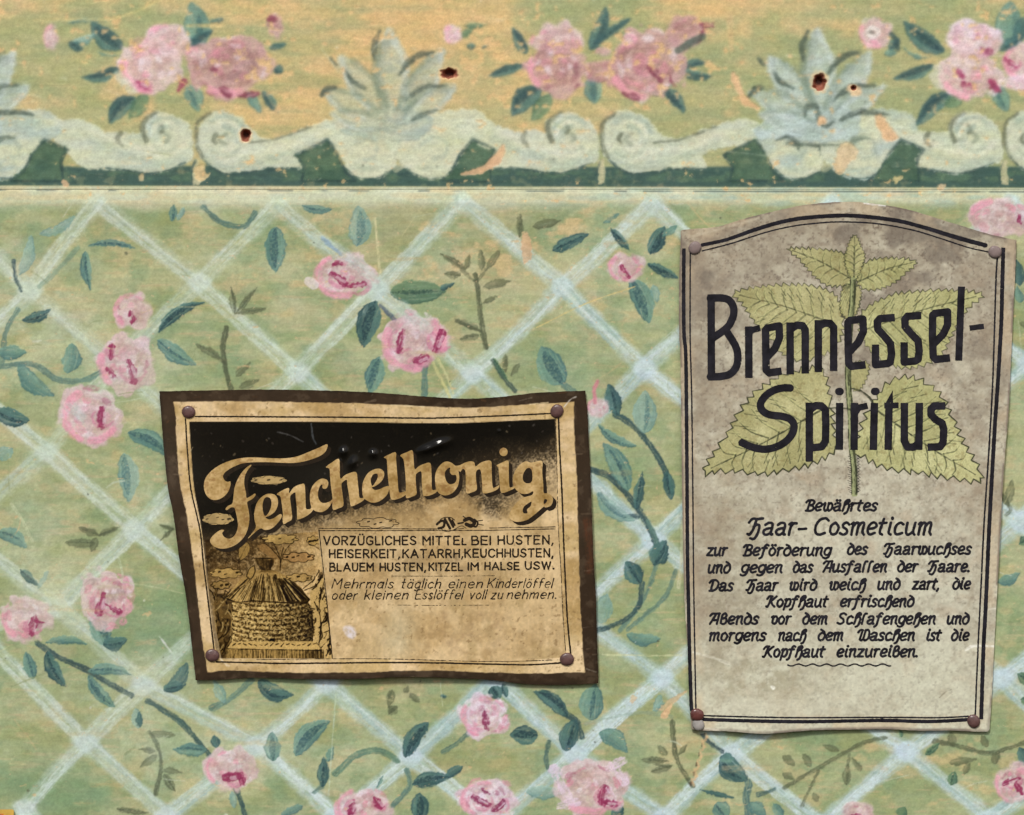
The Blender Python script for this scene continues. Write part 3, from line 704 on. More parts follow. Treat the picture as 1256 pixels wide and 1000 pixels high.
# ------------------------------------------------------------------ frieze: palmettes, scrolls, dark band
DARKG, CREAM, GREYB, LINEC = C(62, 90, 76), C(204, 208, 174), C(174, 190, 174), C(72, 88, 76)
db = sstep(202, 206, Y + 3 * (vn(X * .03, Y * .03, 91) - .5)) * sstep(228.5, 226.5, Y - X * 0.0022)
W.all(db * (0.94 - 0.25 * sstep(0.6, 0.75, fbm(X * .1, Y * .1, 92, 3))), C(58, 86, 78), 0.3)
W.all(db * sstep(0.46, 0.68, fbm(X * .05, Y * .1, 93, 4)) * sstep(206, 214, Y) * sstep(226, 220, Y) * 0.6, C(96, 124, 92))
def horn(pts, i):
    W.poly(pts, C(66, 94, 74), alpha=.96, soft=1.3, rough=2.6, seed=i, smooth=False, col2=C(84, 110, 84), sx=.07, sy=.07)
    W.stroke(pts + pts[:1], 3.5, C(44, 66, 64), alpha=.7, dry=.8, seed=i + 1, smooth=False)
# cream scrolls either side of each joint
for n, jx in enumerate((-285, 240, 737, 1231, 1756)):
    d = jx - 737
    L = [(566, 174), (564, 150), (590, 146), (610, 154), (630, 162), (655, 161), (669, 163), (671, 149), (689, 138), (711, 142), (730, 156), (735, 185), (733, 197), (723, 201), (700, 210), (678, 213), (650, 209), (626, 207), (611, 206), (598, 204)]
    R = [(740, 160), (748, 144), (766, 136), (790, 142), (808, 162), (830, 170), (854, 163), (882, 152), (912, 146), (934, 152), (936, 176), (890, 180), (862, 192), (867, 206), (828, 207), (800, 211), (778, 213), (756, 205), (744, 194), (738, 180)]
    for k, pl in enumerate((L, R)):
        W.poly([(x + d, y) for x, y in pl], CREAM, alpha=.93, soft=1.3, rough=1.8, seed=3100 + n * 10 + k, h=.6, col2=C(196, 204, 178), sx=.02, sy=.09)
    W.poly([(733 + d, 196), (741 + d, 196), (742 + d, 226), (734 + d, 226)], C(196, 190, 146), alpha=.9, soft=1, rough=1.5, seed=3190 + n, smooth=False)
    ln = [([(688, 139), (675, 147), (671, 159), (677, 173)], 6), ([(645, 163), (641, 171), (647, 179)], 4.5), ([(754, 140), (741, 149), (738, 162), (739, 180), (746, 194)], 5), ([(803, 175), (830, 172), (856, 164), (878, 156)], 3),
          ([(762, 165), (759, 171), (762, 176)], 5), ([(694, 154), (697, 158), (694, 163)], 4.5), ([(626, 206), (652, 209), (678, 213), (702, 209), (724, 200)], 2.6), ([(748, 197), (760, 207), (780, 214), (828, 208), (864, 207)], 2.6), ([(737, 196), (732, 212), (733, 226)], 2.0)]
    for k, (p, w) in enumerate(ln):
        W.stroke([(x + d, y) for x, y in p], w, C(92, 98, 78) if k < 6 else C(50, 74, 70), alpha=.78, soft=1.0, dry=.8, seed=3200 + n * 20 + k, rough=1.0, h=-.2)
    W.stroke([(688 + d, 142), (680 + d, 152), (682 + d, 166)], 6, C(196, 212, 208), alpha=.5, soft=2, dry=.8, seed=3290 + n)
    MID, HI = C(150, 168, 150), C(228, 228, 200)
    for (cx_, cy_, r_, sg) in ((701, 168, 27, 1), (772, 170, 32, -1)):
        cx_ += d
        for k in range(3):                    # grey-green half tone, then the light roll of the scroll
            a0 = math.radians(200 - 20 * k); rr = r_ * (.86 - .2 * k)
            W.stroke([(cx_ + sg * rr * math.cos(a0 + t * 1.9), cy_ + rr * math.sin(a0 + t * 1.9)) for t in (0, .25, .5, .75, 1)], r_ * .2, MID if k != 1 else HI, alpha=.62, soft=1.8, dry=.6, seed=3600 + n * 9 + k + int(r_), rough=1.6)
            a1 = math.radians(20 + 25 * k)
            W.stroke([(cx_ + sg * rr * math.cos(a1 + t * 2.2), cy_ + rr * math.sin(a1 + t * 2.2)) for t in (0, .25, .5, .75, 1)], r_ * .2, HI if k != 1 else MID, alpha=.42, soft=2.0, dry=.6, seed=3650 + n * 9 + k + int(r_), rough=1.6)
        W.stroke([(cx_ - sg * r_ * .1, cy_ - r_ * .2), (cx_ + sg * r_ * .16, cy_ + r_ * .02), (cx_ - sg * r_ * .05, cy_ + r_ * .22)], r_ * .16, C(120, 130, 108), alpha=.55, soft=1.2, dry=.5, seed=3690 + n)
    W.stroke([(606 + d, 170), (640 + d, 186), (690 + d, 202), (722 + d, 196)], 9, MID, alpha=.35, soft=3, dry=.8, seed=3700 + n, rough=2); W.stroke([(750 + d, 192), (780 + d, 204), (830 + d, 196), (880 + d, 172)], 9, MID, alpha=.35, soft=3, dry=.8, seed=3710 + n, rough=2)
    W.stroke([(610 + d, 160), (650 + d, 176), (690 + d, 190)], 8, HI, alpha=.4, soft=2.6, dry=.9, seed=3720 + n, rough=2); W.stroke([(800 + d, 186), (850 + d, 180), (900 + d, 160)], 9, HI, alpha=.4, soft=2.6, dry=.9, seed=3730 + n, rough=2)
    for (x, y, r) in ((700, 172, 16), (775, 172, 20)):
        W.stroke([(x + d - r, y + 8), (x + d, y + 16), (x + d + r, y + 6)], 11, C(214, 214, 180), alpha=.4, soft=3, dry=.8, seed=3300 + n + int(x))
for n, cx in enumerate((-50, 475, 1000, 1525)):
    d = cx - 475
    g1 = GREYB if n in (0, 2) else C(166, 180, 160)
    g2 = C(188, 204, 194) if n in (0, 2) else C(190, 194, 162)
    lob = [[(404, 170), (416, 158), (450, 152), (482, 156), (490, 185), (482, 206), (462, 219), (440, 219), (424, 206), (415, 188)], [(476, 160), (520, 140), (560, 134), (590, 138), (600, 160), (584, 172), (570, 186), (560, 206), (546, 219), (522, 219), (502, 210), (486, 196)],
           [(456, 150), (480, 128), (512, 134), (530, 146), (520, 168), (474, 176), (440, 170), (420, 158)]]
    if n == 2 or n == 0:
        lob.append([(398, 160), (430, 140), (470, 136), (476, 160), (420, 172)])
    for k, pl in enumerate(lob):
        W.poly([(x + d, y) for x, y in pl], g1 if (k == 2 or n in (0, 2)) else CREAM, alpha=.92, soft=1.6, rough=2, seed=3400 + n * 20 + k, h=.6, col2=CREAM if k < 2 else g2, sx=.03, sy=.06)
    pet = [(484, 150, 476, 34, 40), (486, 150, 544, 62, 32), (488, 150, 562, 104, 26), (478, 148, 416, 68, 32), (472, 150, 394, 110, 28), (482, 158, 404, 140, 24)]
    for k, (x0, y0, x1, y1, ww) in enumerate(pet):
        t = 1.0
        L = math.hypot(x1 - x0, y1 - y0); ux, uy = (x1 - x0) / L, (y1 - y0) / L
        pl = [(x0 + d - uy * ww * .25, y0 + ux * ww * .25), (x0 + d + ux * L * .35 - uy * ww * .5, y0 + uy * L * .35 + ux * ww * .5), (x0 + d + ux * L * .72 - uy * ww * .42, y0 + uy * L * .72 + ux * ww * .42), (x1 + d, y1),
              (x0 + d + ux * L * .72 + uy * ww * .42, y0 + uy * L * .72 - ux * ww * .42), (x0 + d + ux * L * .35 + uy * ww * .5, y0 + uy * L * .35 - ux * ww * .5), (x0 + d + uy * ww * .25, y0 - ux * ww * .25)]
        W.poly(pl, g1 if k < 3 or n != 1 else C(186, 190, 156), alpha=.78, soft=2.4, rough=2.4, seed=3450 + n * 20 + k, h=.55, col2=g2, sx=.04, sy=.06, dry=.25)
        W.stroke([(x0 + d, y0), (x0 + d + ux * L * .5 + uy * ww * .38, y0 + uy * L * .5 - ux * ww * .38), (x1 + d - ux * 8, y1 - uy * 8)], ww * .28, g1 * .86, alpha=.5, soft=2.5, dry=.8, seed=3480 + n * 20 + k, rough=2)
    ln = [([(460, 74), (459, 56), (466, 38)], 5), ([(490, 92), (500, 78), (514, 68), (530, 64)], 5.5), ([(497, 124), (510, 113), (524, 106), (548, 105)], 4.5), ([(506, 148), (518, 141), (536, 135)], 4), ([(424, 88), (432, 100), (448, 109)], 4), ([(394, 118), (402, 110), (412, 108)], 6), ([(406, 72), (412, 80)], 6)]
    for k, (x0, y0, x1, y1, ww) in enumerate(pet):
        L = math.hypot(x1 - x0, y1 - y0); ux, uy = (x1 - x0) / L, (y1 - y0) / L
        sg = -1 if k in (0, 1, 2) else 1
        W.stroke([(x0 + d + ux * L * .3 + sg * uy * ww * .3, y0 + uy * L * .3 - sg * ux * ww * .3), (x0 + d + ux * L * .62 + sg * uy * ww * .46, y0 + uy * L * .62 - sg * ux * ww * .46), (x1 + d - ux * 5, y1 - uy * 5)], ww * .2, C(206, 216, 204), alpha=.5, soft=1.8, dry=.8, seed=3810 + n * 20 + k, rough=1.6)
        sg = -sg
        W.stroke([(x0 + d + ux * L * .15 + sg * uy * ww * .3, y0 + uy * L * .15 - sg * ux * ww * .3), (x0 + d + ux * L * .5 + sg * uy * ww * .5, y0 + uy * L * .5 - sg * ux * ww * .5), (x0 + d + ux * L * .85 + sg * uy * ww * .3, y0 + uy * L * .85 - sg * ux * ww * .3)], ww * .24, C(112, 128, 104), alpha=.5, soft=2.2, dry=.7, seed=3840 + n * 20 + k, rough=1.8)
    if n in (0, 2):
        ln += [([(394, 30 + 90), (400, 108)], 5), ([(462, 145), (464, 132), (476, 132), (480, 146), (488, 155), (500, 146)], 4), ([(518, 143), (540, 138), (566, 141)], 4), ([(440, 176), (470, 178), (508, 178)], 3.5), ([(428, 172), (440, 168), (452, 174), (455, 184)], 3.5), ([(480, 178), (481, 190)], 3), ([(517, 192), (518, 178), (528, 170), (542, 170)], 4)]
    for k, (p, w) in enumerate(ln):
        W.stroke([(x + d, y) for x, y in p], [w * .7] + [w * 1.6] * (len(p) - 2) + [w * .6], C(70, 84, 72), alpha=.85, soft=1.1, dry=.8, seed=3500 + n * 20 + k, rough=1.1, h=-.2)
    for q in ([(424, 192), (432, 208), (450, 215), (468, 213), (482, 202)], [(500, 202), (514, 213), (532, 214), (550, 206), (562, 188)]):
        W.stroke([(x + d, y) for x, y in q], 8, C(212, 212, 178), alpha=.6, soft=2.2, dry=.5, seed=3580 + n, rough=1.5)
    for q in ([(436, 176), (450, 170), (462, 178), (460, 192), (448, 196)], [(518, 176), (534, 168), (548, 176), (546, 190), (532, 194)]):
        W.stroke([(x + d, y) for x, y in q], 5, C(158, 172, 150), alpha=.5, soft=1.8, dry=.6, seed=3585 + n, rough=1.5)
    W.stroke([(424 + d, 206), (440 + d, 218), (462 + d, 219), (480 + d, 211), (490 + d, 214), (504 + d, 212), (524 + d, 219), (546 + d, 218)], 2.2, C(52, 76, 72), alpha=.7, dry=.8, seed=3590 + n)
    W.stroke([(486 + d, 208), (492 + d, 204)], 7, C(190, 190, 150), alpha=.7, seed=3595 + n)

for n, cx in enumerate((-50, 475, 1000, 1525)):
    d = cx - 475
    horn([(363 + d, 190), (382 + d, 181), (402 + d, 171), (413 + d, 188), (424 + d, 212), (436 + d, 222), (370 + d, 222), (374 + d, 205)], 3000 + n * 20)
    horn([(540 + d, 222), (554 + d, 210), (564 + d, 190), (580 + d, 171), (608 + d, 184), (600 + d, 196), (602 + d, 222)], 3010 + n * 20)
# frieze roses, buds and leaves
FL = [
 (150, 60, 112, 27, 26, 'd', 2, -.08), (147, 84, 100, 95, 15, 'd', 2, -.08), (166, 119, 134, 153, 23, 'd', 2, .1), (181, 116, 158, 146, 20, 'g', 0, 0), (230, 104, 244, 137, 23, 't', 1, -.05), (303, 112, 320, 138, 12, 't', 0, 0), (322, 112, 342, 140, 14, 'd', 1, 0), (243, 62, 234, 2, 34, 't', 0, .05),
 (246, 52, 244, 14, 9, 'd', 0, 0), (254, 34, 274, 22, 10, 'd', 0, 0), (222, 60, 262, 36, 13, 'd', 2, 0), (88, 52, 118, 40, 13, 'p', 0, .1), (84, 52, 102, 62, 13, 'd', 1, 0), (80, 30, 130, 27, 6, 't', 0, -.08), (116, 62, 150, 68, 4, 't', 0, .1), (330, 60, 351, 54, 9, 'd', 0, 0), (336, 84, 348, 88, 15, 'd', 1, 0),
 (646, 66, 628, 34, 16, 'd', 2, 0), (642, 80, 598, 94, 14, 'd', 1, 0), (664, 108, 628, 142, 28, 'd', 2, .1), (676, 116, 652, 148, 22, 'g', 0, 0), (726, 94, 730, 128, 24, 't', 2, 0), (724, 62, 744, 8, 20, 'd', 1, .05), (730, 52, 775, 22, 11, 'd', 1, 0), (758, 48, 772, 36, 8, 'g', 0, 0), (812, 108, 840, 140, 17, 'd', 2, -.1), (800, 116, 824, 104, 11, 't', 0, 0), (832, 86, 868, 78, 10, 'd', 1, -.1), (832, 86, 876, 92, 13, 'd', 1, .1), (566, 46, 580, 34, 10, 'g', 0, 0), (572, 56, 584, 58, 10, 'd', 0, 0), (590, 60, 600, 54, 5, 'd', 0, 0), (570, 32, 600, 30, 7, 'g', 0, 0),
 (1158, 64, 1108, 26, 25, 'd', 2, -.06), (1146, 79, 1095, 97, 15, 'd', 2, -.05), (1168, 114, 1124, 155, 22, 'd', 2, .08), (1178, 116, 1160, 132, 20, 'g', 0, 0), (1220, 104, 1236, 137, 22, 't', 1, 0), (1240, 60, 1240, 0, 34, 't', 0, -.05), (1246, 50, 1258, 20, 18, 'd', 0, 0), (1226, 62, 1258, 44, 15, 'd', 1, 0), (1108, 58, 1142, 70, 5, 't', 0, .15), (1090, 62, 1104, 46, 12, 'd', 1, 0), (1084, 66, 1100, 64, 10, 't', 0, 0),
]
for i, l in enumerate(FL):
    W.leaf(*l[:5], tone=l[5], rib=l[6], bend=l[7], seed=1600 + i, alpha=.86)
FR = [(206, 52, 30, 24, 'p', [(200, 61, 12, 0, 5)], [(3.4, 4.6)], .55, 16), (185, 80, 39, 36, 'p', [(174, 104, 14, 30, 8), (222, 106, 12, -50, 7)], [(1.6, 3.2)], .5, 26), (281, 82, 52, 38, 'b', [(276, 112, 16, 35, 8), (305, 117, 20, -8, 7), (262, 86, 5, 0, 4), (288, 88, 5, 0, 4)], [(1.3, 2.1)], .15, 28), (240, 66, 12, 8, 'p', [], [(3, 5)], .2, 8),
      (63, 46, 10, 16, 'p', [], [(2.2, 4.6)], .4, 8), (338, 32, 12, 16, 'b', [(334, 24, 10, 0, 4)], [], .6, 8), (685, 50, 34, 24, 'p', [(682, 56, 20, -5, 4)], [], .25, 18), (683, 84, 38, 32, 'b', [(704, 108, 14, -30, 4)], [(2.4, 3.6)], .35, 24), (790, 78, 46, 48, 'b', [(803, 90, 22, 45, 6), (774, 118, 20, 20, 6), (824, 98, 14, 70, 4)], [(1.6, 2.6)], .3, 32), (740, 64, 10, 6, 'p', [], [(3, 5)], .2, 6), (772, 50, 9, 8, 'p', [], [(0, 6)], .2, 5), (735, 88, 22, 14, 'b', [], [], .4, 8),
      (556, 42, 11, 12, 'w', [], [(2, 4)], .6, 8), (842, 40, 22, 22, 'b', [(862, 40, 20, 115, 6), (866, 30, 14, 10, 4)], [], .5, 12), (1074, 40, 22, 20, 'p', [], [(1.4, 3.6)], .4, 10), (1195, 48, 34, 24, 'w', [(1210, 63, 12, 10, 6)], [], .5, 18), (1190, 90, 40, 34, 'p', [(1178, 91, 10, 40, 6), (1188, 106, 14, 20, 5), (1220, 106, 12, 60, 10)], [(1.7, 3.1)], .45, 26), (1262, 76, 34, 26, 'p', [(1240, 78, 16, 30, 6)], [(2, 4)], .3, 16), (1256, 102, 30, 12, 'w', [], [], .5, 8)]
for i, (x, y, rx, ry, tone, dk, hot, wh, n) in enumerate(FR):
    W.rose(x, y, rx, ry, seed=1700 + i, tone=tone, darks=dk, hot=hot, white=wh, n=n)
W.stroke([(1064, 38), (1070, 46), (1078, 40), (1070, 34), (1064, 38)], 6, C(232, 226, 214), alpha=.85, seed=20); W.stroke([(1068, 39), (1071, 40)], 3.5, C(120, 116, 108), alpha=.8, seed=21)
W.stroke([(1093, 42), (1100, 50), (1101, 60)], 6, C(58, 82, 78), alpha=.85, seed=22)
W.stroke([(832, 62), (848, 52), (862, 45)], 9, C(70, 92, 78), alpha=.8, seed=23)
for (x, y) in ((150, 98), (158, 106), (1148, 100), (1154, 90)):
    W.stroke([(x - 4, y - 6), (x, y), (x + 4, y + 5)], 11, C(212, 212, 184), alpha=.7, dry=.6, seed=x)

# ------------------------------------------------------------------ wear: chips, rubbed patches, scratches, specks
def chip(pts, c=C(232, 190, 140), s=0, a=.95):
    W.poly(pts, c, alpha=a, soft=.9, rough=1.4, seed=s, h=-.9, col2=c * .93, sx=.1, sy=.2)
chip([(566, 214), (588, 206), (602, 194), (616, 176), (620, 188), (608, 204), (586, 214)], C(226, 184, 140), 1)
chip([(896, 92), (903, 92), (914, 118), (932, 134), (914, 130), (904, 112)], s=2)
chip([(892, 20), (899, 18), (900, 60), (894, 58)], C(214, 186, 132), 3, .7); chip([(1072, 141), (1082, 143), (1094, 158), (1104, 170), (1088, 172), (1078, 160)], s=4)
chip([(1028, 182), (1040, 174), (1052, 184), (1044, 200), (1032, 214), (1024, 206)], C(222, 194, 146), 5, .85); chip([(1002, 146), (1012, 142), (1014, 150), (1004, 154)], s=6); chip([(1040, 104), (1054, 106), (1058, 114), (1046, 118)], C(228, 196, 150), 7)
chip([(238, 204), (250, 202), (252, 212), (258, 214), (246, 224), (238, 214)], C(222, 196, 140), 8); chip([(172, 214), (177, 215), (176, 222), (171, 221)], C(212, 190, 140), 9); chip([(76, 223), (82, 222), (84, 228), (78, 229)], C(226, 188, 140), 10); chip([(640, 290), (650, 288), (652, 316), (642, 322)], C(226, 186, 140), 11, .8)
chip([(1094, 218), (1106, 215), (1108, 220), (1098, 225)], C(206, 190, 130), 12); chip([(1150, 226), (1160, 226), (1158, 234), (1151, 234)], C(220, 196, 150), 13); chip([(810, 876), (818, 866), (826, 864), (822, 874), (814, 882)], C(226, 190, 140), 14); chip([(808, 868), (838, 848), (840, 852), (818, 870)], C(222, 194, 146), 15, .8)
for k in range(16):
    y = 900 + k * 4
    W.stroke([(866 - k * 1.1 + 2 * math.sin(k * 2.1), y), (866 - k * 1.1 + 2 * math.sin(k * 2.1 + 1), y + 4)], 2.4, C(222, 186, 136), alpha=.75, seed=k)
    if k % 3 == 0:
        W.stroke([(864 - k * 1.1, y), (864 - k * 1.1, y + 3)], 1.6, C(84, 70, 52), alpha=.8, seed=k)
er = fbm(X * 0.045, Y * 0.085, 101, 5) + 0.1 * fz * blob(440, 130, 260, 120) + 0.12 * blob(800, 860, 60, 40) - .06 * (1 - fz)
W.all(sstep(0.74, 0.8, er) * (0.6 - .45 * fz), C(222, 186, 134), -0.6)
er2 = fbm(X * 0.16, Y * 0.22, 111, 4) + 0.05 * fz + 0.06 * blob(640, 330, 400, 120)
W.all(sstep(0.79, 0.86, er2) * (0.6 - .45 * fz), C(220, 190, 142), -0.5)
loss = fbm(X * 0.1, Y * 0.13, 171, 5) - .015 - .05 * sstep(120, 150, Y) + 0.16 * blob(600, 62, 60, 45) + 0.14 * blob(335, 90, 34, 60) + 0.10 * blob(860, 90, 40, 40) + 0.08 * blob(650, 150, 60, 30) + 0.07 * blob(760, 60, 60, 40) + .07 * blob(100, 50, 60, 30)
W.all(fz * sstep(0.66, 0.73, loss) * 0.8, C(224, 186, 128), -0.5)
rs = random.Random(5)
SCR = [([(40, 25), (90, 24), (130, 24), (165, 15), (200, -2)], 3, C(212, 196, 130), .8), ([(460, 268), (463, 300), (466, 334)], 3.2, C(220, 212, 158), .75), ([(658, 402), (720, 372), (778, 352)], 1.8, C(222, 200, 130), .8), ([(739, 803), (790, 804), (836, 804)], 2, C(220, 222, 170), .75), ([(412, 852), (408, 905), (403, 975)], 2, C(198, 214, 180), .7), ([(14, 618), (28, 640), (40, 664)], 3.5, C(206, 212, 164), .7), ([(145, 684), (150, 702), (149, 714)], 3, C(202, 212, 168), .7),
       ([(152, 714), (190, 720), (224, 728)], 1.6, C(204, 208, 160), .7), ([(195, 780), (210, 800)], 1.4, C(222, 228, 212), .8), ([(230, 32), (275, 31)], 4, C(214, 192, 130), .85), ([(838, 640), (836, 690), (832, 720)], 5, C(216, 214, 172), .7), ([(60, 720), (78, 748), (90, 760)], 16, C(206, 212, 168), .5), ([(738, 884), (742, 910)], 1.6, C(200, 214, 180), .5), ([(540, 838), (543, 866)], 1.5, C(206, 216, 176), .6)]
for i, (p, w, c, a) in enumerate(SCR):
    W.stroke(p, w, c, alpha=a, soft=.8, dry=.8, seed=5000 + i, rough=.5, h=-.3)
for i in range(230):                                  # fine random scratches and rubs
    x = rs.uniform(-20, 1276); y = rs.uniform(-15, 1015); L = rs.choice((8, 14, 25, 45)) * rs.uniform(.5, 1.3); an = rs.choice((rs.gauss(0, .25), rs.uniform(0, 3.14)))
    dx, dy = math.cos(an) * L / 2, math.sin(an) * L / 2
    c = rs.choice((C(214, 206, 150), C(206, 214, 180), C(222, 188, 136), C(224, 228, 206), C(140, 150, 104)))
    W.stroke([(x - dx, y - dy), (x + rs.uniform(-2, 2), y + rs.uniform(-2, 2)), (x + dx, y + dy)], rs.choice((.9, 1.2, 1.2, 2.2)), c, alpha=rs.uniform(.25, .65), soft=.7, dry=.9, seed=6000 + i, rough=.5, h=-.2)
for i in range(90):                                   # rubbed horizontal patches of ground colour
    x = rs.uniform(0, 1256); y = rs.uniform(250, 1000); w = rs.uniform(8, 34)
    W.stroke([(x - w, y + rs.uniform(-2, 2)), (x, y), (x + w, y + rs.uniform(-3, 3))], rs.uniform(2, 7), rs.choice((C(208, 180, 124), C(212, 184, 136), C(200, 186, 132))), alpha=rs.uniform(.15, .45), soft=2.5, dry=1.1, seed=7000 + i, rough=2.2, h=-.2)
for i in range(120):
    x = rs.uniform(0, 1256); y = rs.uniform(0, 1000); r = rs.choice((1.2, 1.2, 1.6, 2.4))
    W.stroke([(x, y), (x + rs.uniform(-1, 1), y + .5)], r, rs.choice((C(70, 74, 60), C(222, 200, 150), C(96, 100, 74), C(226, 226, 206))), alpha=.6, soft=.7, seed=8000 + i)

# frieze colours blurred to imitate the lens going soft towards the top
def soften(a, sig, ax):
    k = np.exp(-0.5 * (np.arange(-5, 6) / sig) ** 2); k /= k.sum()
    out = np.zeros_like(a)
    for i, wgt in enumerate(k):
        out += wgt * np.roll(a, i - 5, ax)
    return out
_b = soften(soften(W.rgb, 1.5, 0), 1.5, 1)
_m = (sstep(300, 150, Y) * .9)[..., None]
W.rgb = W.rgb * (1 - _m) + _b * _m

# brush grain, wood grain and tiny tonal noise of the dry paint
g1 = fbm(X * 0.03, Y * 0.55, 121, 3) - .5
g2 = vn(X * 0.8, Y * 0.8, 131) - .5
g3 = fbm(X * 0.2, Y * 0.25, 141, 3) - .5
W.rgb *= (1 + 0.045 * g1 + 0.085 * g2 + 0.13 * g3)[..., None]
W.rgb[..., 0] *= 1 + 0.04 * (fbm(X * .05, Y * .09, 151, 3) - .5)
W.rgb[..., 2] *= 1 + 0.08 * (fbm(X * .04, Y * .08, 161, 3) - .5)
W.h += 0.13 * g1 + 0.14 * g3

# nail holes: real pits in the board
HOLES = [(301, 166, 6.5, 7.5, 22), (551, 90, 11, 6.5, 22), (1005, 101, 8.5, 10.5, 22), (1047, 108, 3.4, 3.0, 12)]
HOLES = [(a, b, c, d, e * .45) for a, b, c, d, e in HOLES]
for (x, y, rx, ry, dp) in HOLES:
    r = np.hypot((X - x) / rx, (Y - y) / ry) + 0.35 * (vn(X * .3, Y * .3, int(x)) - .5)
    a = sstep(1.15, 0.85, r)
    W.all(sstep(1.6, 1.1, r) * .55, C(232, 196, 142))
    W.all(a, C(150, 92, 70))
    W.all(sstep(0.7, 0.35, np.hypot((X - x) / rx, (Y - y + ry * .3) / ry)), C(74, 40, 32))
    W.h -= dp * sstep(1.1, 0.45, r)
W.h -= 0.35 * np.exp(-((Y - (233.5 + X * 0.0018)) / 1.5) ** 2)
W.rgb = np.clip(W.rgb * np.array([0.938, 0.948, 0.985], np.float32) * (1 + 0.07 * fz)[..., None], 0, 1)

wall = empty("painted_wall", P3(628, 1340), "old painted board wall with a faded rose trellis under a scroll and palmette frieze", "wall")

def board(name, j0, j1, back=60.0):
    h, w = j1 - j0, len(WX)
    x = W.X[j0:j1].ravel(); y = W.Y[j0:j1].ravel(); z = W.h[j0:j1].ravel()
    col = W.rgb[j0:j1].reshape(-1, 3)
    idx = np.arange(h * w).reshape(h, w)
    q = np.column_stack([idx[1:, :-1].ravel(), idx[1:, 1:].ravel(), idx[:-1, 1:].ravel(), idx[:-1, :-1].ravel()])
    loop = np.concatenate([idx[0, :], idx[1:, -1], idx[-1, -2::-1], idx[-2:0:-1, 0]])
    n = len(x)
    bx, by = x[loop], y[loop]
    co = np.concatenate([to_world(x, y, z), to_world(bx, by, np.full(len(loop), -back))])
    k = len(loop); a = np.arange(k); b = (a + 1) % k
    sk = np.column_stack([loop[a], loop[b], n + b, n + a])
    bk = np.array([[n, n + w - 1, n + w - 1 + h - 1, n + 2 * (w - 1) + h - 1]])
    me = make_mesh(name, local(co, wall), [q, sk, bk], np.concatenate([col, col[loop]]))
    return link(name, me, M_WALL, wall)

JS = int(np.searchsorted(WY, 233))
board("frieze_board", 0, JS + 1)
board("trellis_board", JS, len(WY))

# ------------------------------------------------------------------ lettering: hand-drawn stroke alphabets
CAPS = {
 'A': "0,0 .39,1 .78,0|.13,.33 .65,.33", 'B': "0,0 0,1|~0,1 .32,1 .5,.9 .5,.66 .32,.54 0,.54|~0,.54 .36,.54 .58,.42 .58,.12 .36,0 0,0",
 'C': "~.64,.82 .48,.98 .25,.97 .04,.75 .02,.3 .2,.03 .45,.01 .65,.18", 'E': ".55,1 0,1 0,0 .57,0|0,.52 .48,.52",
 'G': "~.66,.82 .48,.98 .25,.97 .04,.75 .02,.3 .2,.03 .45,.01 .64,.15 .66,.42|.4,.44 .67,.44", 'H': "0,0 0,1|.6,0 .6,1|0,.5 .6,.5", 'I': "0,0 0,1",
 'K': "0,0 0,1|.58,1 .05,.45|.2,.6 .62,0", 'L': "0,1 0,0 .48,0", 'M': "0,0 0,1 .36,.42 .72,1 .72,0", 'N': "0,0 0,1 .6,0 .6,1",
 'O': "~.36,1 .1,.88 0,.5 .1,.12 .36,0 .62,.12 .72,.5 .62,.88 .36,1", 'R': "0,0 0,1|~0,1 .32,1 .54,.9 .52,.62 .3,.5 0,.5|.25,.5 .6,0",
 'S': "~.55,.85 .4,.98 .18,.97 .04,.8 .1,.6 .3,.5 .5,.38 .56,.18 .4,.02 .18,.02 0,.17", 'T': "0,1 .62,1|.31,1 .31,0",
 'U': "~0,1 0,.65 .02,.25 .14,.03 .3,0 .46,.03 .58,.25 .6,.65 .6,1", 'Ü': "~0,1 0,.65 .02,.25 .14,.03 .3,0 .46,.03 .58,.25 .6,.65 .6,1|.17,1.24 .17,1.25|.44,1.24 .44,1.25",
 'V': "0,1 .33,0 .66,1", 'W': "0,1 .22,0 .45,.95 .68,0 .9,1", 'Z': "0,1 .55,1 0,0 .58,0", ',': ".08,.06 -.02,-.2", '.': "0,.05 .02,.05"}
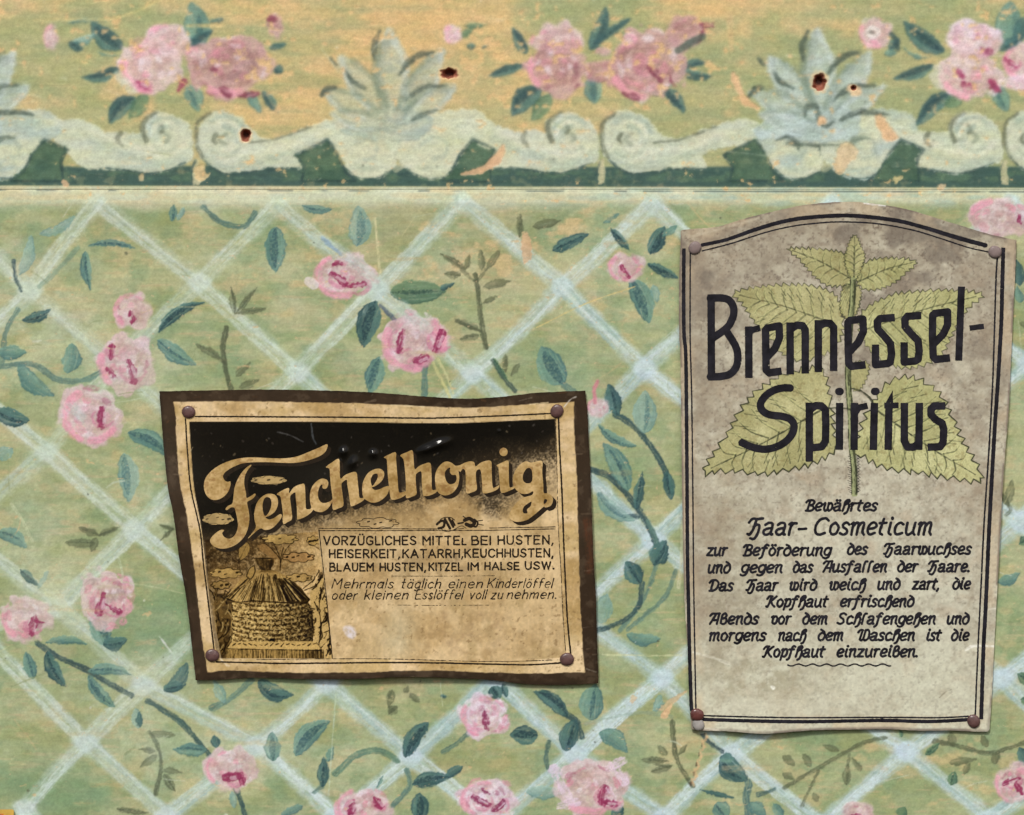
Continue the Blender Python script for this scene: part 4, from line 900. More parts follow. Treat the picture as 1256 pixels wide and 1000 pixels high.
THIN = {
 'M': "0,0 .05,1 .35,.4 .65,1 .72,0", 'e': "~.03,.33 .25,.34 .45,.38 .4,.57 .24,.63 .06,.5 .02,.2 .18,.01 .42,.08", 'h': "0,0 0,1|~0,.38 .12,.57 .3,.63 .4,.5 .4,.2 .4,0",
 'r': "0,0 0,.62|~0,.36 .1,.55 .28,.62", 'm': "0,0 0,.62|~0,.38 .12,.57 .26,.61 .33,.48 .33,.2 .33,0|~.33,.38 .45,.57 .6,.61 .66,.48 .66,.2 .66,0",
 'a': "~.42,.46 .25,.63 .05,.48 .02,.18 .18,.0 .35,.1 .42,.3|.42,.62 .42,0", 'ä': "~.42,.46 .25,.63 .05,.48 .02,.18 .18,.0 .35,.1 .42,.3|.42,.62 .42,0|.14,.88 .14,.89|.36,.88 .36,.89",
 'l': "0,0 0,1", 's': "~.34,.53 .2,.63 .05,.54 .1,.38 .26,.28 .34,.13 .18,0 0,.1", 't': ".14,.95 .12,.1|.12,.04 .26,.02|0,.62 .3,.62",
 'g': "~.42,.46 .25,.63 .05,.48 .02,.18 .18,.0 .35,.1 .42,.3|~.42,.62 .42,.2 .4,-.14 .28,-.28 .05,-.22", 'i': "0,0 0,.62|0,.86 0,.87", 'c': "~.42,.5 .25,.63 .05,.48 .02,.18 .18,0 .42,.1",
 'n': "0,0 0,.62|~0,.38 .12,.57 .3,.62 .4,.5 .4,.2 .4,0", 'K': "0,0 0,1|.6,1 .04,.4|.2,.55 .56,0", 'd': "~.42,.46 .25,.63 .05,.48 .02,.18 .18,.0 .35,.1 .42,.3|.42,1 .42,0",
 'o': "~.23,.63 .05,.5 .02,.18 .2,0 .4,.12 .44,.44 .23,.63", 'ö': "~.23,.63 .05,.5 .02,.18 .2,0 .4,.12 .44,.44 .23,.63|.12,.88 .12,.89|.34,.88 .34,.89", 'f': "~.34,.96 .22,1 .12,.88 .1,.5 .1,0|0,.6 .28,.6",
 'k': "0,0 0,1|.38,.62 .02,.26|.15,.38 .4,0", 'E': ".5,1 0,1 0,0 .5,0|0,.52 .42,.52", 'v': "0,.62 .18,0 .4,.62", 'z': "0,.62 .38,.62 0,0 .4,0", 'u': "~0,.62 0,.3 .06,.06 .2,0 .34,.1 .4,.3|.4,.62 .4,0", '.': "0,.04 .02,.04"}
FRAK = {
 'a': "~.06,.6 .22,.73 .4,.68 .44,.5 .42,.2 .44,.03 .52,.02|~.43,.4 .22,.38 .05,.26 .06,.08 .2,0 .34,.06 .43,.2", 'b': "~.34,.62 .40,.84 .28,1 .12,.9 .07,.5 .07,.1|~.07,.12 .22,0 .42,.1 .46,.4 .34,.58 .14,.5",
 'c': "~.42,.62 .26,.73 .07,.55 .05,.2 .18,.01 .44,.1", 'd': "~.42,.6 .26,.72 .06,.55 .03,.22 .16,.01 .36,.05 .47,.35 .42,.7 .28,.9 .10,1.02", 'e': "~.06,.34 .3,.38 .44,.52 .36,.7 .2,.72 .06,.52 .04,.2 .18,.01 .42,.1",
 'f': "~.44,.95 .32,1.02 .2,.85 .16,.3 .1,-.15 -.04,-.27|.03,.7 .36,.7", 'g': "~.44,.62 .24,.73 .05,.52 .06,.18 .2,.04 .34,.1 .44,.32|~.46,.72 .44,.2 .38,-.12 .2,-.28 0,-.2",
 'h': "~.04,0 .08,.3 .1,.75 .2,.97 .36,1.02 .42,.88 .26,.7|~.14,.55 .3,.68 .44,.52 .42,.1 .34,-.18 .2,-.28", 'i': "~.1,.72 .08,.14 .2,0|.13,.99 .135,1.0", 'l': "~.3,.98 .16,.95 .09,.7 .07,0",
 'm': "~.0,.64 .1,.72 .08,.4 .08,0|~.09,.48 .22,.71 .34,.68 .35,.4 .34,0|~.35,.48 .48,.71 .62,.68 .61,.2 .7,0", 'n': "~.0,.64 .1,.72 .08,.4 .08,0|~.09,.48 .24,.71 .4,.68 .39,.2 .48,0",
 'o': "~.25,.73 .06,.56 .05,.2 .2,0 .38,.1 .44,.45 .25,.73", 'p': "~.02,.66 .12,.72 .1,.3 .04,-.27|~.1,.5 .24,.72 .42,.65 .44,.25 .28,.02 .08,.08", 'r': "~.0,.64 .12,.72 .09,.4 .08,0|~.1,.48 .2,.68 .36,.7", 's': "~.38,.62 .24,.73 .08,.62 .12,.44 .3,.3 .34,.12 .2,0 .0,.08",
 't': "~.18,.95 .12,.5 .1,.12 .24,0|.0,.7 .34,.72", 'u': "~.04,.72 .04,.3 .1,.04 .22,.0 .38,.16|~.44,.72 .41,.2 .5,0", 'v': "~.0,.62 .12,.72 .1,.2 .24,.0 .42,.15 .44,.5 .3,.72 .16,.6", 'w': "~.0,.62 .1,.72 .08,.2 .18,.0 .32,.1 .35,.4 .34,.72|~.34,.2 .46,0 .62,.15 .64,.5 .5,.72 .38,.6",
 'z': ".04,.7 .42,.7 .03,.02 .46,.02", 'B': "~-.08,.78 .04,.98 .2,.96|.18,.96 .1,.0|~.0,.0 .34,.0 .52,.14 .46,.42 .2,.52|~.2,.53 .44,.6 .5,.85 .34,.99 .14,.97", 'H': "~-.1,.75 .05,.97 .3,.96 .58,1|~.26,.95 .2,.4 .06,.02 -.06,.04|~.18,.48 .34,.62 .48,.5 .44,.0 .3,-.26 .12,-.22",
 'D': "~-.08,.75 .06,.98 .4,.98 .62,.7 .56,.25 .3,.0 .02,.0|.18,.97 .12,.02", 'A': "~-.1,.78 .04,.98 .3,.98 .56,1|.32,.97 .0,0|.54,1 .5,0|.12,.36 .52,.36", 'K': "~-.08,.75 .06,.98 .3,.98|~.24,.97 .14,.3 .06,.0 -.04,.02|.62,.97 .22,.5|~.26,.54 .42,.2 .6,.0", 'C': "~.64,.86 .45,1 .18,.88 .04,.5 .1,.12 .3,.0 .56,.1",
 'S': "~.54,.87 .34,1 .12,.88 .14,.64 .38,.45 .44,.18 .24,.0 .0,.1", 'W': "~-.08,.75 .06,.98 .26,.96|.24,.97 .14,.1|~.14,.1 .26,.0 .4,.12|.46,.98 .4,.1|~.4,.1 .56,.0 .76,.2 .78,.7 .64,1 .44,.93", '-': ".05,.34 .42,.36", ',': ".08,.04 .0,-.2", '.': ".04,.04 .05,.04"}
for k, u in (('ä', 'a'), ('ö', 'o')):
    FRAK[k] = FRAK[u] + "|.14,.96 .145,.97|.36,.96 .365,.97"

def edge(pts, n=5):
    return catmull(pts, n)

# ------------------------------------------------------------------ the honey sign
TOP1 = [(196, 480.2), (258, 478.9), (333, 478), (419, 479.8), (480, 483), (514, 486), (571, 489), (613, 487), (662, 481.7), (717.8, 479.4)]
RGT1 = [(717.8, 479.4), (721, 512), (722, 538), (724, 575), (725, 600), (727.6, 677), (730.6, 725), (732, 775), (734, 838)]
BOT1 = [(734, 838), (712, 839), (680, 840), (637, 838), (600, 833.5), (539, 830.5), (489, 830), (440, 832), (376, 832.5), (314, 831), (270, 833.5), (240.5, 834)]
LFT1 = [(240.5, 834), (232.5, 762), (227.7, 725), (221, 687), (213.7, 632), (207, 600), (202.5, 562), (199.4, 525), (196, 480.2)]
OUT1 = np.concatenate([edge(TOP1)[:-1], edge(RGT1)[:-1], edge(BOT1)[:-1], edge(LFT1)[:-1]])
INN1 = np.concatenate([edge([(213, 493), (282, 492.5), (333, 493), (419, 494.5), (480, 496.5), (520, 498.5), (563, 500), (613, 498.5), (650, 496), (703.7, 493.3)])[:-1],
                       edge([(703.7, 493.3), (704.4, 531), (707, 575), (708, 600), (711, 725), (713.7, 775), (717, 824)])[:-1],
                       edge([(717, 824), (662, 825.6), (600, 824.6), (539, 822), (489, 822.5), (439, 824), (376, 825), (320, 823.5), (282, 822), (255, 824.6)])[:-1],
                       edge([(255, 824.6), (253, 807), (248.7, 787), (242.5, 731), (238, 690), (230, 632), (222, 594), (218, 556), (216, 512), (213, 493)])[:-1]])
BLK1 = np.concatenate([edge([(232.6, 517.5), (300, 517.4), (352, 517.5), (440, 518), (500, 519), (563, 519), (613, 517), (681, 514)])[:-1],
                       edge([(681, 514), (682.5, 560), (683, 600), (687, 680), (689, 725), (693, 780), (695, 806)])[:-1],
                       edge([(695, 806), (600, 811), (464, 807.5), (352, 808), (270, 808)])[:-1], edge([(270, 808), (264, 790), (256, 725), (248, 650), (239, 600), (235, 555), (232.6, 517.5)])[:-1]])

def z1(x, y):
    x = np.asarray(x, np.float64); y = np.asarray(y, np.float64)
    z = 5.0 + 4.5 * np.exp(-((x - 560) / 95) ** 2 - ((y - 478) / 55) ** 2) + 4.0 * np.exp(-((x - 205) / 45) ** 2 - ((y - 640) / 95) ** 2)
    z = z + 4.0 * np.exp(-((x - 480) / 120) ** 2 - ((y - 836) / 45) ** 2) - 1.6 * np.exp(-((x - 440) / 170) ** 2 - ((y - 560) / 36) ** 2) + 2.5 * np.exp(-((x - 735) / 40) ** 2 - ((y - 690) / 80) ** 2)
    for (dx, dy, sx, sy, dp, an) in ((421.5, 555, 4, 5, 2.8, .3), (458, 557, 4, 4, 2.6, 0), (538, 546, 13, 5, 3.2, -.35), (522, 552, 9, 4, 2.2, -.3), (433, 568, 4.0, 6.0, 2.2, .4), (612, 529, 2, 2, .8, 0), (418, 566, 2, 4, .9, .2)):
        u = (x - dx) * math.cos(an) + (y - dy) * math.sin(an); v = -(x - dx) * math.sin(an) + (y - dy) * math.cos(an)
        z = z + 1.0 * dp * np.exp(-(u / sx) ** 2 - (v / sy) ** 2)
    return z + 0.5 * np.sin(x * 0.021 + 1) * np.sin(y * 0.027)

def plate(name, out, zf, P, mat, parent, thick=1.7, edgecol=None):
    f = polyfield(P.X, P.Y, out) + 0.5 * (vn(P.X * 0.3, P.Y * 0.3, 3) - .5)
    x, y, faces = iso(f, P.xs, P.ys)
    z = zf(x, y)
    col = bilerp(P.rgb, P.xs, P.ys, x, y)
    e = boundary(faces)
    n = len(x)
    vs = np.unique(e)
    remap = np.full(n, -1, np.int64); remap[vs] = np.arange(len(vs))
    fx, fy, fz = x[vs], y[vs], z[vs]
    co = np.concatenate([to_world(x, y, z), to_world(fx, fy, fz), to_world(fx, fy, fz - thick)])
    k = len(vs)
    sk = np.column_stack([e[:, 1], e[:, 0], e[:, 0], e[:, 1]]); sk[:, 0] = n + remap[e[:, 1]]; sk[:, 1] = n + remap[e[:, 0]]; sk[:, 2] = n + k + remap[e[:, 0]]; sk[:, 3] = n + k + remap[e[:, 1]]
    ec = col[vs] * 0.75 if edgecol is None else np.broadcast_to(edgecol, (k, 3)) * (0.75 + 0.5 * vn(fx * .2, fy * .2, 9))[:, None]
    me = make_mesh(name, local(co, parent), faces + [sk], np.concatenate([col, ec, ec]))
    return link(name, me, mat, parent)

P1 = Paint(np.arange(190, 741, 0.9), np.arange(470, 847, 0.9))
X1, Y1 = P1.X, P1.Y
fi = polyfield(X1, Y1, INN1) + .9 * (vn(X1 * .25, Y1 * .25, 7) - .5) + 0.8 * (vn(X1 * .07, Y1 * .07, 8) - .5)
fb = polyfield(X1, Y1, BLK1)
BROWN, GOLD, TAN = C(54, 42, 31), C(198, 170, 122), C(212, 184, 138)
P1.rgb[:] = BROWN
P1.all(sstep(.4, .75, fbm(X1 * .03, Y1 * .02, 2, 4)) * .6, C(70, 56, 43))
P1.all(sstep(.55, .75, fbm(X1 * .02, Y1 * .06, 3, 4)) * .5, C(50, 42, 30))
inn = sstep(-.6, .7, fi)
P1.all(inn, TAN)
P1.all(inn * sstep(.35, .7, fbm(X1 * .03, Y1 * .05, 4, 4)) * .75, C(178, 150, 94))
P1.all(inn * sstep(.55, .75, fbm(X1 * .06, Y1 * .1, 5, 4)) * .5, C(212, 184, 132))
gold = sstep(-.5, .6, fb)
P1.all(gold, GOLD)
P1.all(gold * sstep(.4, .68, fbm(X1 * .022, Y1 * .026, 6, 4)) * .75, C(214, 186, 138))
P1.all(gold * sstep(.5, .75, fbm(X1 * .05, Y1 * .03, 9, 4)) * .55, C(160, 136, 90))
P1.all(gold * np.exp(-((Y1 - 632) / 34) ** 2) * sstep(.3, .62, fbm(X1 * .03, Y1 * .035, 45, 5)) * .65, C(142, 114, 68))
P1.all(gold * sstep(.46, .7, fbm(X1 * .028, Y1 * .034, 46, 5)) * sstep(720, 520, X1) * .5, C(164, 132, 82))
P1.all(gold * np.exp(-((X1 - 490) / 22) ** 2 - ((Y1 - 778) / 34) ** 2) * .6, C(190, 178, 142))
P1.all(gold * np.exp(-((X1 - 575) / 40) ** 2 - ((Y1 - 770) / 30) ** 2) * sstep(.4, .7, fbm(X1 * .09, Y1 * .09, 10, 3)) * .55, C(138, 112, 82))
P1.all(gold * np.exp(-((X1 - 548) / 60) ** 2 - ((Y1 - 690) / 22) ** 2) * sstep(.35, .7, fbm(X1 * .07, Y1 * .07, 11, 3)) * .6, C(140, 118, 84))
# printed night sky sprayed out into the gold, grain by grain
edge0 = np.interp(X1, [233, 300, 360, 420, 480, 560, 620, 690], [654, 640, 618, 602, 590, 570, 550, 538])
glen = np.interp(X1, [233, 300, 400, 560, 690], [80, 70, 50, 60, 74])
ramp = (Y1 - edge0) / glen + 0.5 * (fbm(X1 * .02, Y1 * .035, 12, 3) - .5) - 0.5 * np.exp(-((X1 - 608) / 30) ** 2 - ((Y1 - 622) / 26) ** 2) + 0.35 * np.exp(-((X1 - 560) / 24) ** 2 - ((Y1 - 628) / 22) ** 2)
grain = 0.6 * vn(X1 * .7, Y1 * .7, 14) + 0.4 * fbm(X1 * .3, Y1 * .3, 15, 2)
dens = sstep(1.05, -.05, ramp)
spray = np.clip(dens * 1.08 + (grain - .5) * 1.1 * (1 - np.abs(2 * dens - 1)) * 1.2, 0, 1)
P1.all(gold * spray * sstep(760, 690, Y1) * .94, C(30, 24, 16))
P1.all(gold * sstep(0.12, -0.25, ramp) * .95, C(17, 15, 11))
P1.all(gold * sstep(.62, .8, grain) * sstep(.5, .1, np.abs(ramp - .1)) * .1, C(150, 124, 76))
blk = gold * sstep(0.35, -0.2, ramp)
# left margin behind the hive stays sooty
soot = gold * np.clip(sstep(410, 330, X1) * sstep(745, 690, Y1) * sstep(645, 672, Y1), 0, 1) * (.45 + .55 * sstep(.3, .7, grain)) * .72
P1.all(soot, C(62, 49, 31))
P1.all(gold * sstep(300, 255, X1) * sstep(640, 680, Y1) * .5, C(46, 36, 22))
P1.all(gold * sstep(.5, .75, fbm(X1 * .035, Y1 * .045, 41, 5)) * sstep(640, 700, Y1) * .4, C(150, 122, 78))
P1.all(inn * (1 - gold) * sstep(.45, .7, fbm(X1 * .02, Y1 * .03, 42, 5)) * .6, C(160, 128, 76))
P1.all(inn * (1 - gold) * np.exp(-((X1 - 690) / 60) ** 2 - ((Y1 - 815) / 40) ** 2) * .5, C(224, 198, 150))
P1.all((1 - inn) * sstep(.5, .7, fbm(X1 * .08, Y1 * .08, 43, 5)) * .45, C(92, 78, 62))
P1.all((1 - inn) * sstep(5, 1, polyfield(X1, Y1, OUT1)) * sstep(.4, .6, fbm(X1 * .06, Y1 * .06, 44, 4)) * .6, C(40, 32, 24))
# dirt grain, spots, scratches, the white chip, a painted glint on the top border
P1.rgb *= (1 + .16 * (fbm(X1 * .35, Y1 * .35, 16, 3) - .5) * inn + .1 * (fbm(X1 * .3, Y1 * .1, 17, 3) - .5))[..., None]
P1.all(inn * (1 - .85 * blk) * sstep(.7, .8, fbm(X1 * .22, Y1 * .22, 18, 3)) * .4, C(104, 80, 48))
P1.all(inn * (1 - .95 * blk) * sstep(.36, .28, fbm(X1 * .25, Y1 * .25, 19, 3)) * .25, C(220, 192, 140))
P1.stroke([(425, 772), (430, 776), (432, 780)], [7, 12, 6], C(214, 206, 206), alpha=.85, soft=2.5, dry=.6, seed=3, rough=2)
for (p, w, c) in [([(341, 530), (356, 534), (372, 542)], 1.2, C(92, 90, 86)), ([(382, 520), (384, 536), (388, 545)], 1.6, C(80, 84, 84)), ([(692, 499), (700, 490), (706, 487)], 1.8, C(214, 210, 200)), ([(271, 808), (278, 815), (281, 817)], 2, C(230, 214, 180)), ([(719, 820), (731, 824)], 1.2, C(130, 120, 106)), ([(714, 770), (727, 768)], 1, C(110, 98, 84)), ([(636, 492), (652, 488)], 1.2, C(150, 140, 124)),
                  ([(232, 556), (237, 549)], 1.4, C(180, 160, 120)), ([(480, 497), (520, 499)], 1.2, C(226, 206, 160)), ([(650, 496), (672, 494)], 1.6, C(228, 206, 160)), ([(560, 487), (575, 489), (590, 487)], 1.6, C(150, 146, 140)), ([(720, 700), (728, 698)], 1.2, C(134, 122, 110))]:
    P1.stroke(p, w, c, alpha=.75, soft=.7, dry=.6, seed=int(p[0][0]), rough=.5)
rs = random.Random(12)
for i in range(130):                     # scuffs on the brown rim
    t = rs.random(); x, y = rs.choice(((rs.uniform(200, 728), rs.uniform(480, 492)), (rs.uniform(240, 730), rs.uniform(824, 838)), (rs.uniform(712, 734), rs.uniform(490, 836)), (rs.uniform(198, 250), rs.uniform(484, 834))))
    a = rs.choice((rs.gauss(0, .3), rs.uniform(0, 3.1))); L = rs.uniform(2, 14)
    sl_ = P1.win(x - 1, y - 1, x + 1.5, y + 1.5)
    if sl_ is None or fi[sl_].max() > -3:
        continue
    P1.stroke([(x, y), (x + L * math.cos(a), y + L * math.sin(a) * .5)], rs.uniform(.8, 2.4), rs.choice((C(104, 88, 70), C(128, 112, 92), C(40, 32, 24), C(92, 62, 40))), alpha=rs.uniform(.2, .55), soft=.8, dry=.8, seed=i, rough=.8)
rs = random.Random(9)
for i in range(70):
    x = rs.uniform(236, 680); y = rs.uniform(519, 610)
    P1.stroke([(x, y), (x + rs.uniform(-1.5, 1.5), y + 1)], rs.choice((1, 1.2, 1.8)), rs.choice((C(86, 80, 72), C(120, 104, 76), C(66, 58, 50))), alpha=.6, soft=.6, seed=i)
P1.stroke([(719, 640), (724, 680), (722, 700)], 9, C(96, 54, 34), alpha=.5, soft=3, dry=1, seed=31)
P1.rgb = np.clip(P1.rgb * (1 + np.array([.03, .045, .09], np.float32) * inn[..., None]), 0, 1)

honey = empty("tin_sign", P3(465, 838), "buckled dark brown and gold tin sign with a beehive and Fenchelhonig in script lettering", "sign")
plate("sign_plate", OUT1, z1, P1, M_TIN_DARK, honey, edgecol=C(120, 112, 100))

f = Field(215, 495, 720, 835, 0.5)          # ruled lines
f.stroke([(240, 511), (300, 511.2), (352, 511.5), (440, 512), (500, 512.8), (539, 512.8), (613, 510.2), (680, 507)], 1.9, smooth=True)
f.stroke([(228, 514), (231, 560), (235, 600), (246, 650), (250, 690), (254.6, 727), (263, 796), (264, 806)], 1.9, smooth=True)
f.stroke([(266, 811.5), (314, 812.6), (352, 813.4), (464, 812.2), (526, 812.4), (600, 814.2), (650, 815), (692, 812.4)], 2.0, smooth=True)
f.stroke([(685, 510), (686, 544), (689, 600), (691.5, 670), (694, 725), (696, 762), (700, 803)], 2.1, smooth=True)
f.stroke([(681.5, 514), (683, 570), (684.5, 640), (688, 700), (690, 745), (693, 790), (694.5, 806)], .8, smooth=True)
f.stroke([(315, 808.6), (464, 807.6), (600, 811), (692, 809)], .8, smooth=True)
f.stroke([(391, 648), (470, 648.4), (536, 648.8)], 1.0); f.stroke([(392, 650.8), (470, 650.8), (600, 650.4), (681, 648.6)], 1.0); f.stroke([(600, 647.6), (681, 646.2)], .9)
f.stroke([(391.5, 650), (396, 690), (402, 745), (408, 807)], 1.2, smooth=True)
f.stroke([(480, 706.4), (540, 706.6), (607, 706)], .6); f.stroke([(488, 742), (530, 742.4), (600, 742)], .5)
f.mesh("border_line", z1, .16, M_INK_BROWN, honey, wear=.25)

E1 = [(304, 661), (314, 647.5), (312.5, 637.5), (312.5, 627.5), (316, 616), (322.5, 608.7), (330, 605.6), (337.5, 607), (341, 612.5), (341, 620), (337.5, 627.5), (331, 632.5), (326, 634.4), (330, 637), (336, 635.6), (344, 630.5), (346, 634), (340, 642.5), (332.5, 648.7), (325, 650), (318.7, 648.5)]
GL = [
 ([(402.2, 546.2), (400, 545.2), (392.5, 548.7), (380, 554), (366, 559.5), (352.5, 562), (335, 562.2), (315, 561.2), (300, 561.5), (285, 564.4), (271, 570), (260, 577.5), (253, 586), (250.6, 596), (253, 606), (258.7, 612), (266, 613.2), (273.7, 610), (280, 603.7), (283, 596), (283, 590.6), (280, 591), (276.2, 589.4), (274, 583.7), (278.7, 577.5), (290, 571.2), (302.5, 567.7), (327.5, 566.9), (357.5, 568), (375, 565.6), (390, 560.6), (398, 555.6), (401, 551)], []),
 ([(308.3, 570), (302.5, 573.7), (296, 581), (291, 590), (288, 598.7), (286.5, 612), (285, 618), (280, 620.6), (277, 624.4), (279, 625.6), (283.7, 622.5), (288, 623.2), (290, 630), (292, 640), (292, 647.5), (288.7, 656), (282.5, 660.6), (276, 658.7), (273, 654), (275.6, 650.4), (271, 650), (263.7, 655), (258.7, 661), (259, 666), (263.7, 670.6), (273.7, 673), (286, 670), (296, 663), (302.5, 653.7), (306, 641), (306, 630), (304, 620), (304, 615.4), (310, 612), (313.8, 607.4), (313, 605.4), (308.7, 608), (303, 610.8), (302, 604), (300, 594), (300.6, 585), (303.7, 577.5), (308, 572)], []),
 (E1, [[(325, 611), (330, 610), (333, 613.7), (333, 621), (330, 628.7), (325.6, 633), (323, 627.5), (322.5, 618.7)]]),
 ([(340, 606), (347.5, 601), (354.7, 598.7), (355, 605), (361, 597.5), (370, 593.7), (374, 595), (375, 610), (375.6, 623.2), (379, 624.6), (384, 623.6), (383, 627.5), (375, 633.7), (366, 637.2), (364.8, 635), (364.4, 622.5), (363, 610), (362.6, 604), (358.7, 606), (356.2, 610), (357.5, 622.5), (358.6, 636), (353.7, 640), (348, 642.7), (347, 635), (347.3, 630), (345.6, 616), (344, 608.7)], []),
 ([(396, 587), (402, 589.4), (402.8, 595), (400, 599.4), (396, 598.7), (395.6, 594.5), (393, 596), (390.6, 602.5), (390.6, 610), (393.7, 615.6), (398.7, 617), (405, 615), (408, 612.5), (407.5, 616), (402.5, 623.7), (395, 628), (387.5, 627), (384, 625.4), (379, 630), (379, 627), (382, 622.5), (380.6, 615), (380.6, 605), (383.7, 596), (390, 589.4)], []),
 ([(400, 573), (407, 567.5), (415.6, 562.8), (417, 572.5), (417.6, 587), (423, 583), (430, 580), (437, 579.2), (438.7, 587.5), (440, 600), (441, 609.6), (444, 611), (448, 610), (446, 613.7), (440, 617.5), (432, 621), (430, 618.7), (428, 605), (426, 593.7), (425.4, 588.4), (421, 591), (419, 595), (420.6, 607.5), (421.4, 620), (415, 623.7), (409.4, 625.6), (408, 621), (408, 610), (406, 595), (405, 582.5), (404.2, 575)], []),
 ([(446, 610), (444.4, 601), (445.6, 591), (451, 581), (458.7, 576), (466, 575), (471, 578.7), (471, 585), (467.5, 591), (461, 596), (456.4, 598), (460, 601), (466, 600), (472.5, 597), (477.5, 596.8), (476, 605), (471, 611), (463.7, 615.6), (456, 616.4), (450, 613.7)], [[(458, 582), (462.5, 581), (463.7, 585), (461, 591), (457, 596), (455, 591), (455.6, 586)]]),
 ([(471, 561), (478.7, 557), (485.6, 555), (486, 564), (487.7, 585), (489.2, 602.5), (493, 604), (498, 602.6), (497.5, 607), (491, 611), (482.5, 613.2), (479.4, 611), (478, 602.5), (477, 594), (476, 585), (475, 570), (474.2, 563)], []),
 ([(491, 558.7), (498.7, 555), (506, 552.8), (507.5, 563.7), (508.8, 575.4), (513.7, 572), (520, 569.2), (528, 568.4), (529.4, 582.5), (530, 599.4), (533, 601), (536.4, 600.4), (535, 604), (527.5, 607.7), (520, 608.3), (518.7, 605), (517.5, 592.5), (517, 579), (512.8, 579.6), (510, 583.7), (510.6, 597.5), (511, 606), (505, 609.4), (498.7, 611), (498, 605), (498, 595), (497, 578.7), (495, 563.7)], []),
 ([(548, 566), (554.5, 568), (559, 571.4), (566, 570.6), (562.6, 577), (563.4, 585), (562, 595), (557, 603), (549.5, 607.2), (542, 607), (536.5, 602.5), (534.4, 595), (533.7, 585), (536, 576), (542, 568.7)], [[(545.7, 580), (549, 575), (552.4, 573.7), (551.8, 578.7), (554.5, 582.5), (559.4, 583), (560, 588.7), (557, 593), (551, 593.7), (547, 588.7)]]),
 ([(561.4, 573), (568, 568.7), (575.7, 566), (581.6, 567), (583.4, 572.2), (590.7, 567), (602, 565.4), (603, 577.5), (604.3, 596.8), (607.6, 597.6), (612.4, 595), (611, 599.4), (604.5, 603), (595.7, 605.2), (592, 603.7), (591.4, 593.7), (590, 578.7), (587.4, 575.6), (584, 579), (584, 588.7), (585, 600), (579.5, 603.7), (573, 605.2), (571.4, 600), (571.4, 588.7), (570.7, 577.5), (567.4, 575.4), (564.4, 578.7)], []),
 ([(609, 571), (615.7, 567.5), (623.5, 565.4), (624, 578.7), (624.8, 596.2), (627.6, 597.6), (632.6, 595.4), (632, 598), (627, 601), (617.4, 604.6), (614, 602.5), (613, 593.7), (612, 581), (611.2, 573.4)], []),
 ([(617.6, 549.2), (621.3, 550.8), (622.7, 554.4), (621.3, 558), (617.6, 559.6), (614, 558), (612.6, 554.4), (614, 550.8)], []),
 ([(644.5, 566), (651.4, 567.5), (655.7, 566.6), (665, 565.8), (665, 578.7), (666.4, 595), (667, 604.6), (672, 605), (677, 608.7), (678.2, 613.7), (675.7, 620), (669.5, 622.5), (667, 621.4), (662, 625.6), (655.7, 631), (645.7, 638), (633, 640), (625.4, 636), (625, 630), (630.7, 620), (640.7, 611), (652.4, 607.2), (653.6, 602.5), (647, 605.6), (638, 605), (630.7, 597.5), (629, 588.7), (631.4, 578.7), (637, 570.6)],
  [[(645.7, 575), (650, 574.4), (652.6, 578.7), (652.6, 590), (647, 593), (642, 590), (641.4, 582.5)], [(652, 615.4), (649, 616.6), (643, 621), (641, 626), (642.6, 629.6), (647, 629.2), (646.4, 625), (650.6, 621)], [(667.6, 612.5), (671, 613), (670, 616.4), (666.8, 618)]]),
]
f = Field(240, 535, 700, 690, 0.5)
for s in range(1, 5):
    for k, (o, h) in enumerate(GL):
        f.poly(o, h if s < 4 else (), dx=1.15 * s * .95, dy=1.05 * s)
f.mesh("title_shadow", z1, .16, M_INK_BROWN, honey)
f = Field(240, 535, 700, 690, 0.5)
for o, h in GL:
    f.poly(o, h)
def gcol(x, y):
    c = C(178, 148, 96) + (fbm(x * .06, y * .08, 61, 4) - .5)[:, None] * .34 + (vn(x * .5, y * .5, 62) - .5)[:, None] * .09
    k = sstep(.6, .75, fbm(x * .16, y * .16, 63, 3))[:, None] * .45
    return np.clip(c * (1 - k) + C(128, 92, 52) * k, 0, 1)
f.mesh("title_lettering", z1, .3, M_PRINT, honey, colf=gcol)

f = Field(385, 645, 700, 745, 0.4)          # directions
for s, x0, x1, b, c, sl in [("VORZÜGLICHES", 396.5, 511, 668, 10, -.002), ("MITTEʟ", 518, 572.5, 668, 10, -.004), ("BEI", 578, 602.5, 667.8, 10, 0), ("HUSTEN,", 610, 679, 667.4, 10, -.006),
                         ("HEISERKEIT,", 403.5, 491, 683.8, 9.6, 0), ("KATARRH,", 493.5, 568.5, 683.8, 9.6, -.002), ("KEUCHHUSTEN,", 569.5, 679, 683.4, 9.6, -.006), ("BLAUEM", 404, 459, 700.2, 9.3, -.003), ("HUSTEN,", 465.5, 523, 700, 9.2, -.002), ("KITZEL", 525.5, 568, 699.6, 9, 0), ("IM", 573.5, 587.5, 699.2, 9, 0), ("HALSE", 594, 637.5, 698.6, 8.8, 0), ("USW.", 643.5, 680, 698, 8.8, -.006)]:
    f.text(s, x0, x1, b, c, CAPS, 2.1, slope=sl, gap=.3)
for s, x0, x1, b in [("Mehrmals", 406.5, 482, 721.2), ("täglich", 491, 540, 721.2), ("einen", 549, 591, 721), ("Kinderlöffel", 597, 677, 720.6), ("oder", 406.5, 438, 735), ("kleinen", 446.5, 500, 734.8), ("Esslöffel", 508.5, 567, 734.6), ("voll", 575, 595.5, 734.4), ("zu", 601.5, 616, 734.4), ("nehmen.", 621, 682, 734)]:
    f.text(s, x0, x1, b, 11.4, THIN, 1.45, shear=.27, gap=.24)
f.mesh("directions_lettering", z1, .16, M_INK_BROWN, honey, wear=.3)

